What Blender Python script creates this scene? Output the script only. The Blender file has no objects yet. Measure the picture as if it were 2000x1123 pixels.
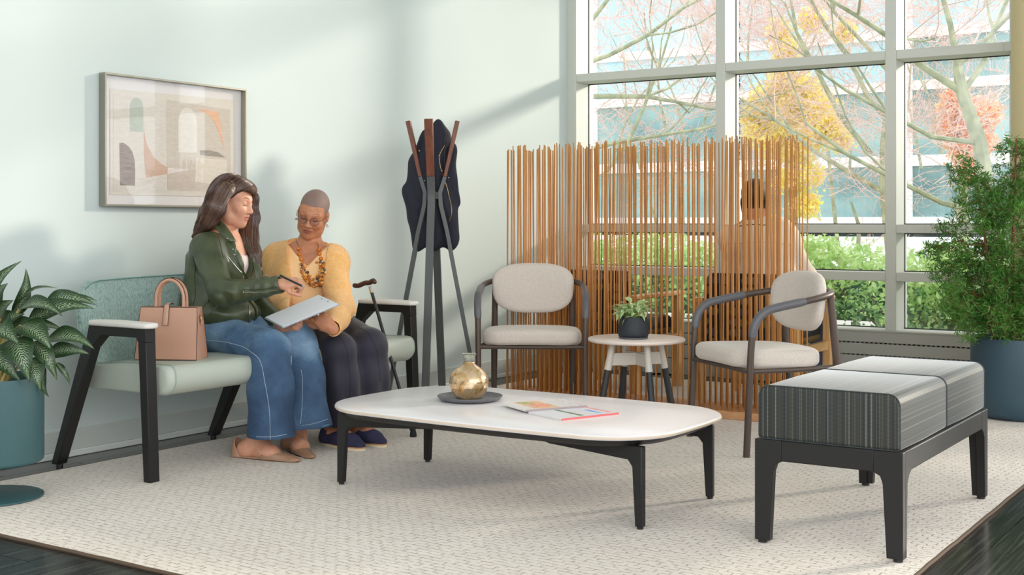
import bpy, bmesh, math, random
import numpy as np
from mathutils import Vector, Matrix, Euler, noise as mnoise
from mathutils.bvhtree import BVHTree
random.seed(7); RNG = np.random.default_rng(7)
S = bpy.context.scene; COL = S.collection
PI = math.pi

# ---------------------------------------------------------------- camera
TH = math.atan(1620/2454.); CT, ST = math.cos(TH), math.sin(TH)
CAMX, CAMH, FPX, HOR = 4.739, 1.03, 2454., 436.
cd = bpy.data.cameras.new('camera'); cam = bpy.data.objects.new('camera', cd); COL.objects.link(cam)
cam.location = (CAMX, 0, CAMH); cam.rotation_euler = (PI/2, 0, TH)
cd.sensor_fit = 'HORIZONTAL'; cd.sensor_width = 36; cd.lens = 36*FPX/2000
cd.shift_y = -(561.5-HOR)/2000; cd.clip_start = .05; cd.clip_end = 300
S.camera = cam
# ---------------------------------------------------------------- sky, sun, lamps, exposure
wd = bpy.data.worlds.new('sky'); S.world = wd; wd.use_nodes = True
bg = wd.node_tree.nodes['Background']; bg.inputs[0].default_value = (.90, .96, 1, 1); bg.inputs[1].default_value = 2.5
def lamp(name, kind, loc, direction, energy, color, size=None, sizey=None, angle=None):
    l = bpy.data.lights.new(name, kind); l.energy = energy; l.color = color
    if size: l.shape = 'RECTANGLE'; l.size = size; l.size_y = sizey or size
    if angle: l.angle = angle
    o = bpy.data.objects.new(name, l); COL.objects.link(o); o.location = loc
    o.rotation_euler = Vector(direction).to_track_quat('-Z', 'Y').to_euler()
    return o
lamp('sun', 'SUN', (6, 12, 6), (-1, -1.75, -.56), 3.7, (1, .92, .78), angle=math.radians(5.5))
lamp('fill_lamp', 'AREA', (7.4, -.6, 2.7), (-.60, .95, -.40), 92, (1, .95, .90), 3.0, 2.2)  # added fill light, unseen behind the camera, brightens the room from the front
S.view_settings.view_transform = 'Standard'; S.view_settings.look = 'None'
S.view_settings.exposure = 0.0; S.view_settings.gamma = 1; S.view_settings.use_curve_mapping = False

# ---------------------------------------------------------------- coordinates
def W(px, py, D):
    X = (px-1000)*D/FPX
    return Vector((CAMX-ST*D+CT*X, CT*D+ST*X, CAMH-(py-HOR)*D/FPX))
def SV(X, D, Z):   # a direction given as right / away / up of the viewer
    return Vector((CT*X-ST*D, ST*X+CT*D, Z))
# ---------------------------------------------------------------- materials
def lin(c):
    return tuple(((v/255)/12.92 if v/255 <= .04045 else ((v/255+.055)/1.055)**2.4) for v in c)
MATS = {}
def mat(name, col=(200, 200, 200), rough=.6, metal=0., spec=.5, **k):
    if name in MATS: return MATS[name]
    m = bpy.data.materials.new(name); m.use_nodes = True; nt = m.node_tree
    b = nt.nodes['Principled BSDF']; b.inputs['Base Color'].default_value = (*lin(col), 1)
    b.inputs['Roughness'].default_value = rough; b.inputs['Metallic'].default_value = metal
    b.inputs['Specular IOR Level'].default_value = spec
    if 'sheen' in k: b.inputs['Sheen Weight'].default_value = k['sheen']
    if 'coat' in k: b.inputs['Coat Weight'].default_value = k['coat']
    if 'sss' in k:
        b.inputs['Subsurface Weight'].default_value = k['sss']; b.inputs['Subsurface Radius'].default_value = (.012, .005, .003)
        b.inputs['Subsurface Scale'].default_value = 1.0
    if 'transmission' in k: b.inputs['Transmission Weight'].default_value = k['transmission']
    if 'trans_leaf' in k:
        pass
    if 'col2' in k:   # noise mottling between two colours
        tc = nt.nodes.new('ShaderNodeTexCoord'); mp = nt.nodes.new('ShaderNodeMapping')
        mp.inputs['Scale'].default_value = k.get('stretch', (1, 1, 1))
        nz = nt.nodes.new('ShaderNodeTexNoise'); nz.inputs['Scale'].default_value = k.get('scale', 20)
        nz.inputs['Detail'].default_value = k.get('detail', 4)
        cr = nt.nodes.new('ShaderNodeValToRGB'); lo, hi = k.get('range', (.35, .65))
        cr.color_ramp.elements[0].position = lo; cr.color_ramp.elements[1].position = hi
        cr.color_ramp.elements[0].color = (*lin(col), 1); cr.color_ramp.elements[1].color = (*lin(k['col2']), 1)
        nt.links.new(tc.outputs['Object'], mp.inputs[0]); nt.links.new(mp.outputs[0], nz.inputs[0])
        nt.links.new(nz.outputs[0], cr.inputs[0]); nt.links.new(cr.outputs[0], b.inputs['Base Color'])
    if 'bump' in k:
        tc = nt.nodes.new('ShaderNodeTexCoord'); mp = nt.nodes.new('ShaderNodeMapping')
        mp.inputs['Scale'].default_value = k.get('bstretch', (1, 1, 1))
        nz = nt.nodes.new('ShaderNodeTexNoise'); nz.inputs['Scale'].default_value = k.get('bscale', 200)
        nz.inputs['Detail'].default_value = k.get('bdetail', 2)
        bp = nt.nodes.new('ShaderNodeBump'); bp.inputs['Strength'].default_value = k['bump']; bp.inputs['Distance'].default_value = k.get('bdist', .002)
        nt.links.new(tc.outputs['Object'], mp.inputs[0]); nt.links.new(mp.outputs[0], nz.inputs[0])
        nt.links.new(nz.outputs[0], bp.inputs['Height']); nt.links.new(bp.outputs[0], b.inputs['Normal'])
    MATS[name] = m
    return m
def N(nt, t, **kw):
    n = nt.nodes.new('ShaderNode'+t)
    for a, v in kw.items():
        if a.startswith('i_'):
            key = a[2:]; n.inputs[int(key) if key.isdigit() else key.replace('_', ' ')].default_value = v
        else: setattr(n, a, v)
    return n
def ramp(nt, stops, interp='LINEAR'):
    r = nt.nodes.new('ShaderNodeValToRGB'); cr = r.color_ramp; cr.interpolation = interp
    while len(cr.elements) < len(stops): cr.elements.new(.5)
    for e, (p, c) in zip(cr.elements, stops): e.position = p; e.color = (*lin(c), 1)
    return r
def glass_mat(name, tint=(255, 255, 255), gloss=.08):
    m = bpy.data.materials.new(name); m.use_nodes = True; nt = m.node_tree; nt.nodes.clear()
    o = N(nt, 'OutputMaterial'); t = N(nt, 'BsdfTransparent'); t.inputs[0].default_value = (*lin(tint), 1)
    g = N(nt, 'BsdfGlossy'); g.inputs['Roughness'].default_value = .02
    f = N(nt, 'LayerWeight'); f.inputs[0].default_value = .25
    mm = N(nt, 'Math', operation='MULTIPLY_ADD'); mm.inputs[1].default_value = .4; mm.inputs[2].default_value = gloss*.5
    mx = N(nt, 'MixShader')
    nt.links.new(f.outputs['Fresnel'], mm.inputs[0]); nt.links.new(mm.outputs[0], mx.inputs[0])
    nt.links.new(t.outputs[0], mx.inputs[1]); nt.links.new(g.outputs[0], mx.inputs[2]); nt.links.new(mx.outputs[0], o.inputs[0])
    return m
# ---------------------------------------------------------------- objects
def tag(o, label=None, cat=None, group=None, kind=None):
    if label: o['label'] = label
    if cat: o['category'] = cat
    if group: o['group'] = group
    if kind: o['kind'] = kind
    return o
def empty(name, loc=(0, 0, 0), rz=0, label=None, cat=None, group=None, kind=None):
    o = bpy.data.objects.new(name, None); COL.objects.link(o); o.location = loc; o.rotation_euler = (0, 0, rz)
    o.empty_display_size = .1
    return tag(o, label, cat, group, kind)
def obj(name, me, parent=None, m=None, loc=None, smooth=True, bevel=0, bseg=2, sub=0, off=None):
    if isinstance(me, MB): me = me.mesh(name)
    if m is not None and len(me.materials) == 0:
        for x in (m if isinstance(m, (list, tuple)) else [m]): me.materials.append(x)
    if off is not None: me.transform(Matrix.Translation(-Vector(off)))
    if smooth: me.shade_smooth()
    o = bpy.data.objects.new(name, me); COL.objects.link(o)
    if parent: o.parent = parent
    if loc is not None: o.location = loc
    if bevel:
        b = o.modifiers.new('bevel', 'BEVEL'); b.width = bevel; b.segments = bseg; b.limit_method = 'ANGLE'; b.angle_limit = math.radians(40); b.harden_normals = False
        me.set_sharp_from_angle(angle=math.radians(40))
    elif smooth: me.set_sharp_from_angle(angle=math.radians(50))
    if sub:
        s = o.modifiers.new('sub', 'SUBSURF'); s.levels = s.render_levels = sub
    return o
def frame_of(t):
    t = t.normalized(); a = Vector((0, 0, 1)) if abs(t.z) < .9 else Vector((1, 0, 0))
    u = t.cross(a).normalized(); return u, u.cross(t).normalized()
class MB:
    def __init__(s): s.v = []; s.f = []; s.mi = []; s.cur = 0
    def add(s, v, f):
        n = len(s.v); s.v += [tuple(p) for p in v]; s.f += [tuple(i+n for i in q) for q in f]; s.mi += [s.cur]*len(f); return s
    def box(s, c, d, R=None):
        x, y, z = d[0]/2, d[1]/2, d[2]/2
        vs = [Vector((a*x, b*y, e*z)) for a in (-1, 1) for b in (-1, 1) for e in (-1, 1)]
        if R is not None: vs = [R @ p for p in vs]
        vs = [p+Vector(c) for p in vs]
        return s.add(vs, [(0, 1, 3, 2), (4, 6, 7, 5), (0, 4, 5, 1), (2, 3, 7, 6), (0, 2, 6, 4), (1, 5, 7, 3)])
    def bx(s, x0, x1, y0, y1, z0, z1): return s.box(((x0+x1)/2, (y0+y1)/2, (z0+z1)/2), (x1-x0, y1-y0, z1-z0))
    def hexa(s, p):   # p: 8 corners, bottom ring then top ring
        return s.add(p, [(3, 2, 1, 0), (4, 5, 6, 7), (0, 1, 5, 4), (1, 2, 6, 5), (2, 3, 7, 6), (3, 0, 4, 7)])
    def tube(s, pts, r, n=10, caps=True, closed=False, flat=None, up=None):
        pts = [Vector(p) for p in pts]; m = len(pts); rr = r if isinstance(r, (list, tuple)) else [r]*m
        rings = []; pu = None
        for i, p in enumerate(pts):
            if closed: t = pts[(i+1) % m]-pts[i-1]
            else: t = pts[min(i+1, m-1)]-pts[max(i-1, 0)]
            t = t.normalized() if t.length > 1e-9 else Vector((0, 0, 1))
            if up is not None: u = Vector(up) - t*t.dot(Vector(up)); u.normalize()
            elif pu is None: u = frame_of(t)[0]
            else: u = (pu-t*pu.dot(t)); u = u.normalized() if u.length > 1e-6 else frame_of(t)[0]
            pu = u; w = t.cross(u)
            fa = 1 if flat is None else flat
            rings.append([p+u*(rr[i]*math.cos(2*PI*k/n))+w*(rr[i]*fa*math.sin(2*PI*k/n)) for k in range(n)])
        v = [q for R in rings for q in R]; f = []
        for i in range(m if closed else m-1):
            j = (i+1) % m
            for k in range(n): f.append((i*n+k, i*n+(k+1) % n, j*n+(k+1) % n, j*n+k))
        if caps and not closed: f.append(tuple(range(n-1, -1, -1))); f.append(tuple((m-1)*n+k for k in range(n)))
        return s.add(v, f)
    def lathe(s, prof, n=32, c=(0, 0, 0), cap0=True, cap1=True):
        v = []; f = []; m = len(prof)
        for r, z in prof:
            for k in range(n): a = 2*PI*k/n; v.append((c[0]+r*math.cos(a), c[1]+r*math.sin(a), c[2]+z))
        for i in range(m-1):
            for k in range(n): f.append((i*n+k, i*n+(k+1) % n, (i+1)*n+(k+1) % n, (i+1)*n+k))
        if cap0: f.append(tuple(range(n-1, -1, -1)))
        if cap1: f.append(tuple((m-1)*n+k for k in range(n)))
        return s.add(v, f)
    def prism(s, poly, z0, z1, R=None, o=(0, 0, 0)):
        n = len(poly); v = [Vector((x, y, z0)) for x, y in poly]+[Vector((x, y, z1)) for x, y in poly]
        if R is not None: v = [R @ p for p in v]
        v = [p+Vector(o) for p in v]
        return s.add(v, [tuple(range(n-1, -1, -1)), tuple(range(n, 2*n))]+[(i, (i+1) % n, n+(i+1) % n, n+i) for i in range(n)])
    def loft(s, rings, caps=True):
        n = len(rings[0]); m = len(rings); v = [p for R in rings for p in R]; f = []
        for i in range(m-1):
            for k in range(n): f.append((i*n+k, i*n+(k+1) % n, (i+1)*n+(k+1) % n, (i+1)*n+k))
        if caps: f.append(tuple(range(n-1, -1, -1))); f.append(tuple((m-1)*n+k for k in range(n)))
        return s.add(v, f)
    def ball(s, c, r, n=8, m=6):
        rs = r if isinstance(r, (tuple, list)) else (r, r, r)
        rings = []
        for i in range(1, m):
            a = PI*i/m
            rings.append([(c[0]+rs[0]*math.sin(a)*math.cos(2*PI*k/n), c[1]+rs[1]*math.sin(a)*math.sin(2*PI*k/n), c[2]-rs[2]*math.cos(a)) for k in range(n)])
        v = [q for R in rings for q in R]; b = len(v); v += [(c[0], c[1], c[2]-rs[2]), (c[0], c[1], c[2]+rs[2])]; f = []
        for i in range(m-2):
            for k in range(n): f.append((i*n+k, i*n+(k+1) % n, (i+1)*n+(k+1) % n, (i+1)*n+k))
        for k in range(n): f.append((b, (k+1) % n, k)); f.append((b+1, (m-2)*n+k, (m-2)*n+(k+1) % n))
        return s.add(v, f)
    def mesh(s, name='m'):
        me = bpy.data.meshes.new(name); me.from_pydata(s.v, [], s.f)
        if any(s.mi): me.polygons.foreach_set('material_index', s.mi)
        me.update(); return me
def spline(pts, n=6):
    pts = [Vector(p) for p in pts]; out = []
    P = [pts[0]*2-pts[1]]+pts+[pts[-1]*2-pts[-2]]
    for i in range(1, len(P)-2):
        for k in range(n):
            t = k/n; a, b, c, d = P[i-1], P[i], P[i+1], P[i+2]
            out.append(.5*((2*b)+(c-a)*t+(2*a-5*b+4*c-d)*t*t+(3*b-a-3*c+d)*t**3))
    out.append(pts[-1]); return out
def rrect(w, d, r, n=6, bow=0):
    p = []
    for cx, cy, a0 in ((w/2-r, d/2-r, 0), (-w/2+r, d/2-r, 90), (-w/2+r, -d/2+r, 180), (w/2-r, -d/2+r, 270)):
        for k in range(n+1):
            a = math.radians(a0+90*k/n); p.append((cx+r*math.cos(a), cy+r*math.sin(a)))
    if bow:
        q = []
        for i in range(len(p)):
            a, b = p[i], p[(i+1) % len(p)]; q.append(a)
            if math.dist(a, b) > r*.5:
                for t in np.linspace(0, 1, 10)[1:-1]: q.append((a[0]+(b[0]-a[0])*t, a[1]+(b[1]-a[1])*t))
        p = [(x+math.copysign(bow, x)*(1-(2*y/d)**2), y+math.copysign(bow*1.0, y)*(1-(2*x/w)**2)) for x, y in q]
    return p
def pillow(w, d, h, r, n=6, e=.04, bow=0, seg=5):   # soft box with rounded edge e, local base z=0
    base = rrect(w, d, r, n, bow); m = MB(); rings = []
    for i in range(seg+1):
        a = PI/2*i/seg; k = e*(1-math.sin(a)); rings.append([(x*(1-2*k/w), y*(1-2*k/d), e*(1-math.cos(a))) for x, y in base])
    for i in range(seg+1):
        a = PI/2*i/seg; k = e*(1-math.cos(a)); rings.append([(x*(1-2*k/w), y*(1-2*k/d), h-e+e*math.sin(a)) for x, y in base])
    tops = rings[-1]
    for s_ in (.7, .4, .12): rings.append([(x*s_, y*s_, tops[0][2]+.006*(1-s_)) for x, y, z in tops])
    m.loft(rings); return m
def copy_tree(o, parent=None, **kw):
    c = o.copy(); COL.objects.link(c)
    if parent: c.parent = parent
    for ch in list(o.children): copy_tree(ch, c)
    return c
def struct(name, m, material, parent=None, **k):
    o = obj(name, m, parent, material, smooth=k.pop('smooth', False), **k)
    if parent is None: o['kind'] = 'structure'
    return o

# ================================================================ ROOM
M_wall = mat('wall_paint', (200, 209, 206), .75, bump=.04, bscale=60, bdist=.001)
M_base = mat('baseboard_vinyl', (196, 200, 194), .45)
M_frame = mat('window_frame_paint', (206, 207, 198), .5)
M_ceil = mat('ceiling_paint', (235, 235, 230), .8)
struct('wall_left', MB().bx(-.15, 0, -3, 8.3, -.05, 4.2), M_wall)
bb = MB().bx(0, .012, -3, 7.9, .018, .112); struct('baseboard_left', bb, M_base, bevel=.003)
struct('trim_1', MB().bx(0, .02, -3, 7.9, -.0105, .018), mat('caulk', (215, 217, 212), .5), bevel=.004)
struct('ceiling', MB().bx(-.15, 9, -3, 8.3, 4.2, 4.35), M_ceil)
struct('floor', MB().bx(-.15, 9, -3, 8.3, -.1, -.023), mat('floor_joint', (120, 118, 110), .6))
# planks of the dark wood floor
mp_ = bpy.data.materials.new('dark_plank'); mp_.use_nodes = True; nt = mp_.node_tree; b = nt.nodes['Principled BSDF']
tc = N(nt, 'TexCoord'); oi = N(nt, 'ObjectInfo'); mpn = N(nt, 'Mapping'); mpn.inputs['Scale'].default_value = (90, 2.2, 1)
ad = N(nt, 'VectorMath', operation='ADD'); cb = N(nt, 'CombineXYZ'); ml = N(nt, 'Math', operation='MULTIPLY'); ml.inputs[1].default_value = 57
nt.links.new(oi.outputs['Random'], ml.inputs[0]); nt.links.new(ml.outputs[0], cb.inputs[0]); nt.links.new(ml.outputs[0], cb.inputs[1])
nt.links.new(tc.outputs['Object'], mpn.inputs[0]); nt.links.new(mpn.outputs[0], ad.inputs[0]); nt.links.new(cb.outputs[0], ad.inputs[1])
nz = N(nt, 'TexNoise'); nz.inputs['Scale'].default_value = 1.2; nz.inputs['Detail'].default_value = 5; nt.links.new(ad.outputs[0], nz.inputs[0])
rp = ramp(nt, [(.25, (22, 21, 21)), (.5, (44, 43, 42)), (.72, (84, 82, 76))]); nt.links.new(nz.outputs[0], rp.inputs[0])
nt.links.new(rp.outputs[0], b.inputs['Base Color']); b.inputs['Roughness'].default_value = .2
bp = N(nt, 'Bump'); bp.inputs['Strength'].default_value = .25; bp.inputs['Distance'].default_value = .001
nt.links.new(nz.outputs[0], bp.inputs['Height']); nt.links.new(bp.outputs[0], b.inputs['Normal'])
fl = bpy.data.objects['floor']
pw, plen = .152, 1.22
pm = MB().box((0, 0, -.006), (pw-.0025, plen-.003, .012)).mesh('plank'); pm.materials.append(mp_)
cnt = 0
for i in range(int(6.4/pw)+1):
    x = pw*(i+.5); off = random.Random(i).random()*plen
    for j in range(7):
        y = .3+off+plen*j
        if y > 8.2-plen*.0: continue
        # only where the floor shows around the rug
        if .45 < x < 3.5 and 3.3 < y < 7.3 and (x-.3) > 0 and y-plen/2 > 2.7: continue
        o = obj('plank', pm, fl, smooth=False, loc=(x, y, -.011)); cnt += 1
# rug ---------------------------------------------------------------
mr = bpy.data.materials.new('woven_wool'); mr.use_nodes = True; nt = mr.node_tree; b = nt.nodes['Principled BSDF']
tc = N(nt, 'TexCoord'); mp1 = N(nt, 'Mapping'); mp1.inputs['Rotation'].default_value = (0, 0, .05)
dn = N(nt, 'TexNoise'); dn.inputs['Scale'].default_value = 9; dn.inputs['Detail'].default_value = 3
sc = N(nt, 'VectorMath', operation='SCALE'); sc.inputs['Scale'].default_value = .012
ad = N(nt, 'VectorMath', operation='ADD')
nt.links.new(tc.outputs['Object'], mp1.inputs[0]); nt.links.new(tc.outputs['Object'], dn.inputs[0]); nt.links.new(dn.outputs['Color'], sc.inputs[0])
nt.links.new(mp1.outputs[0], ad.inputs[0]); nt.links.new(sc.outputs[0], ad.inputs[1])
br = N(nt, 'TexBrick'); br.inputs['Scale'].default_value = 1; br.inputs['Brick Width'].default_value = .050; br.inputs['Row Height'].default_value = .026
br.inputs['Mortar Size'].default_value = .0032; br.inputs['Mortar Smooth'].default_value = .9; br.inputs['Color1'].default_value = (1, 1, 1, 1); br.inputs['Color2'].default_value = (.8, .8, .8, 1); br.inputs['Mortar'].default_value = (0, 0, 0, 1)
nt.links.new(ad.outputs[0], br.inputs[0])
fn = N(nt, 'TexNoise'); fn.inputs['Scale'].default_value = 45; fn.inputs['Detail'].default_value = 4
nt.links.new(tc.outputs['Object'], fn.inputs[0])
gm = N(nt, 'Math', operation='GREATER_THAN'); gm.inputs[1].default_value = .50
rowm = N(nt, 'MapRange'); rowm.inputs[1].default_value = .40; rowm.inputs[2].default_value = .58
nt.links.new(fn.outputs[0], rowm.inputs[0])
inv = N(nt, 'Math', operation='MAXIMUM')   # holes only show where the noise lets them
nt.links.new(br.outputs[0], inv.inputs[0]); 
iv = N(nt, 'Math', operation='SUBTRACT'); iv.inputs[0].default_value = 1.0; nt.links.new(rowm.outputs[0], iv.inputs[1]); nt.links.new(iv.outputs[0], inv.inputs[1])
rp = ramp(nt, [(0, (166, 150, 138)), (.35, (212, 199, 187)), (.8, (227, 216, 206)), (1, (232, 222, 213))]); nt.links.new(inv.outputs[0], rp.inputs[0])
big = N(nt, 'TexNoise'); big.inputs['Scale'].default_value = 1.4
mixc = N(nt, 'Mix', data_type='RGBA', blend_type='MULTIPLY'); mixc.inputs[0].default_value = .35
rb = ramp(nt, [(.3, (232, 226, 220)), (.7, (255, 255, 255))]); nt.links.new(tc.outputs['Object'], big.inputs[0]); nt.links.new(big.outputs[0], rb.inputs[0])
nt.links.new(rp.outputs[0], mixc.inputs[6]); nt.links.new(rb.outputs[0], mixc.inputs[7]); nt.links.new(mixc.outputs[2], b.inputs['Base Color'])
fb = N(nt, 'TexNoise'); fb.inputs['Scale'].default_value = 260; fb.inputs['Detail'].default_value = 2; nt.links.new(tc.outputs['Object'], fb.inputs[0])
am = N(nt, 'Math', operation='MULTIPLY_ADD'); am.inputs[1].default_value = .25; nt.links.new(fb.outputs[0], am.inputs[0]); nt.links.new(inv.outputs[0], am.inputs[2])
bp = N(nt, 'Bump'); bp.inputs['Strength'].default_value = .7; bp.inputs['Distance'].default_value = .005
nt.links.new(am.outputs[0], bp.inputs['Height']); nt.links.new(bp.outputs[0], b.inputs['Normal']); b.inputs['Roughness'].default_value = .95; b.inputs['Specular IOR Level'].default_value = .1
b.inputs['Sheen Weight'].default_value = .15
rug = MB(); pts = []
rx0, rx1, ry0, ry1 = .262, 3.695, 2.54, 7.55
edge = []
def along(a, b_, n): return [(a[0]+(b_[0]-a[0])*i/n, a[1]+(b_[1]-a[1])*i/n) for i in range(n)]
for a, b_ in (((rx0, ry0), (rx1, ry0)), ((rx1, ry0), (rx1, ry1)), ((rx1, ry1), (rx0, ry1)), ((rx0, ry1), (rx0, ry0))):
    edge += along(a, b_, 60)
edge = [(x+.004*mnoise.noise((x*14, y*14, 0)), y+.004*mnoise.noise((x*14, y*14, 5))) for x, y in edge]
rug.prism(edge, -.011, 0)
obj('area_rug', rug, None, mr, smooth=False); tag(bpy.data.objects['area_rug'], 'large cream woven rug with a stitched texture under all the seating', 'rug')
bd = MB(); bd.tube([(x, y, -.005) for x, y in edge], .0065, 6, closed=True)
obj('binding', bd, bpy.data.objects['area_rug'], mat('rug_binding', (96, 78, 62), .9))

# window wall --------------------------------------------------------
YF, YG = 7.92, 8.10     # face of the mullions, plane of the glass
M_glass = glass_mat('window_glass')
M_gasket = mat('black_gasket', (34, 40, 38), .6)
struct('wall_back', MB().bx(-.15, 5.75, 7.93, 8.3, -.05, .10).bx(-.15, 5.75, 7.93, 8.3, 4.0, 4.2), M_wall)
mull = [(-.034, .071), (1.175, 1.244), (2.333, 2.403), (3.052, 3.12), (3.30, 3.37), (4.47, 4.54), (5.64, 5.71)]
zs = [(.10, .355), (.664, .72), (.967, 1.022), (2.061, 2.119), (3.05, 3.108), (3.95, 4.0)]
for w in (0, 1, 2, 4, 5):
    m = MB(); (a, b0), (b1, c) = mull[w], mull[w+1]
    m.bx(a, b0, YF, YG+.06, .10, 4.0)
    if w == 5: m.bx(b1, c, YF, YG+.06, .10, 4.0)
    if w == 2: m.bx(c-.07, c, YF+.14, YG+.06, .10, 4.0)
    for i, (z0, z1) in enumerate(zs):
        m.bx(b0, b1, YF, YG+.05, z0, z1)
    win = struct('window_%d' % (w+1 if w < 3 else w), m, M_frame, bevel=.004)
    g = MB()
    for i in range(len(zs)-1):
        z0, z1 = zs[i][1], zs[i+1][0]
        obj('pane', MB().bx(b0, b1, YG+.012, YG+.018, z0, z1), win, M_glass, smooth=False)
        for q in ((b0, b0+.004, z0, z1), (b1-.004, b1, z0, z1), (b0, b1, z0, z0+.006), (b0, b1, z1-.006, z1)):
            g.bx(q[0], q[1], YG, YG+.01, q[2], q[3])
    obj('gasket', g, win, M_gasket, smooth=False)
# return beside the last bay and tan column
struct('wall_right', MB().bx(3.12, 3.30, YF+.16, 8.3, .10, 4.2), mat('reveal_blue', (190, 220, 222), .6))
struct('trim_2', MB().bx(3.05, 3.145, YF-.004, YF+.05, 2.061, 2.119).bx(3.05, 3.145, YF-.004, YF+.05, 3.05, 3.108), M_frame, bevel=.003)
col_ = MB().lathe([(.16, -.011), (.16, 4.2)], 40, (3.315, 7.62, 0)); tag(obj('round_column', col_, None, mat('column_plaster', (206, 190, 146), .7)), 'tan plastered column at the right edge beside the window', 'column', kind='structure')
# convector cover under the window: panels with slotted grilles
cv = empty('convector_cover', (1.6, 7.86, 0), 0, 'long grey slatted convector cover under the window wall', 'radiator')
M_cv = mat('convector_enamel', (176, 174, 164), .5)
for z0, z1 in ((-.0105, .098), (.105, .195), (.203, .272), (.281, .345)):
    obj('panel', MB().bx(-1.55, 4.1, -.02, .02, z0, z1), cv, M_cv, smooth=False, bevel=.002)
obj('cover_top', MB().bx(-1.55, 4.1, -.022, .07, .345, .357), cv, M_cv, smooth=False, bevel=.002)
obj('back_plate', MB().bx(-1.55, 4.1, .025, .035, .01, .345), cv, mat('convector_dark', (12, 14, 14), .8), smooth=False)
tm = MB()
for z in (.101, .199, .2765):
    for k in range(189): tm.box((-1.5+k*.0295, .005, z), (.011, .028, .010))
o = obj('slot_bars', tm, cv, M_cv, smooth=False); o['kind'] = 'stuff'

# ================================================================ OUTSIDE
struct('ground', MB().bx(-45, 30, 8.32, 60, -.35, -.3), mat('paved_court', (200, 196, 188), .9, col2=(150, 160, 120), scale=.6))
# building across the court
YB = 26.
bd_ = empty('office_building', (-6, YB, 0), 0, 'long glass and white banded office building across the courtyard', 'building')
M_band = mat('white_band', (238, 240, 240), .6)
M_bg = mat('teal_glazing', (80, 124, 126), .12, spec=.6, col2=(150, 184, 182), scale=.45, stretch=(1, 1, 2))
M_bg2 = mat('blue_glazing', (150, 204, 222), .12, spec=.6, col2=(190, 216, 226), scale=.4)
bands = [(-.35, .75), (1.0, 1.16), (2.2, 2.42), (3.75, 3.95), (4.82, 5.02), (6.35, 6.6)]
for z0, z1 in bands: obj('band', MB().bx(-40, 24, -.06, .1, z0, z1), bd_, M_band, smooth=False)
for i, (z0, z1) in enumerate([(1.16, 2.2), (2.42, 3.75), (3.95, 4.82), (5.02, 6.35)]):
    for k in range(12):
        x = -30+k*3.7
        obj('glazing', MB().bx(x+.02, x+3.68, .02, .06, z0, z1), bd_, M_bg2 if i == 3 or (i == 2 and k % 3) else M_bg, smooth=False)
        if i == 0 or k % 2: obj('mullion', MB().bx(x-.09, x+.11, -.055 if i == 0 else -.03, .08, z0, z1), bd_, M_band, smooth=False)
cur = MB()
for k in range(150):
    x = -20+k*.17
    cur.bx(x, x+.12, .3, .34+.05*math.sin(k), 1.16, 2.2)
o = obj('curtains', cur, bd_, mat('net_curtain', (170, 200, 190), .8), smooth=False); o['kind'] = 'stuff'
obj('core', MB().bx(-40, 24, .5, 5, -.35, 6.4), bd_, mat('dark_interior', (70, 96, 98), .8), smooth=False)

def leafcloud(centers, size, n, rng, jitter=.0, aspect=.5):
    """n small folded leaves spread over the given centres -> verts, faces arrays"""
    c = centers[rng.integers(0, len(centers), n)]+rng.normal(0, 1, (n, 3))*jitter
    d = rng.normal(0, 1, (n, 3)); d /= np.linalg.norm(d, axis=1)[:, None]
    e = rng.normal(0, 1, (n, 3)); e -= d*(d*e).sum(1)[:, None]; e /= np.linalg.norm(e, axis=1)[:, None]
    L = size*rng.uniform(.6, 1.3, n)[:, None]; wv = L*aspect*.5
    v = np.stack([c-d*L*.5, c+e*wv, c+d*L*.5, c-e*wv], 1).reshape(-1, 3)
    f = np.arange(n*4).reshape(-1, 4)
    return v, f
def nmesh(name, v, f, mats=None):
    me = bpy.data.meshes.new(name); v = np.asarray(v, dtype=np.float32); f = np.asarray(f, dtype=np.int32)
    me.vertices.add(len(v)); me.vertices.foreach_set('co', v.ravel())
    k = f.shape[1]; me.loops.add(f.size); me.loops.foreach_set('vertex_index', f.ravel())
    me.polygons.add(len(f)); me.polygons.foreach_set('loop_start', np.arange(len(f), dtype=np.int32)*k)
    me.polygons.foreach_set('loop_total', np.full(len(f), k, dtype=np.int32)); me.update(calc_edges=True)
    for m in (mats or []): me.materials.append(m)
    return me
def leafmat(name, c1, c2, rough=.5, tr=.35, scale=3.):
    m = mat(name, c1, rough, col2=c2, scale=scale); nt = m.node_tree; b = nt.nodes['Principled BSDF']
    out = [n for n in nt.nodes if n.type == 'OUTPUT_MATERIAL'][0]
    t = N(nt, 'BsdfTranslucent'); mx = N(nt, 'MixShader'); mx.inputs[0].default_value = tr
    src = b.inputs['Base Color'].links[0].from_socket; nt.links.new(src, t.inputs[0])
    nt.links.new(b.outputs[0], mx.inputs[1]); nt.links.new(t.outputs[0], mx.inputs[2]); nt.links.new(mx.outputs[0], out.inputs[0])
    return m
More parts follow.
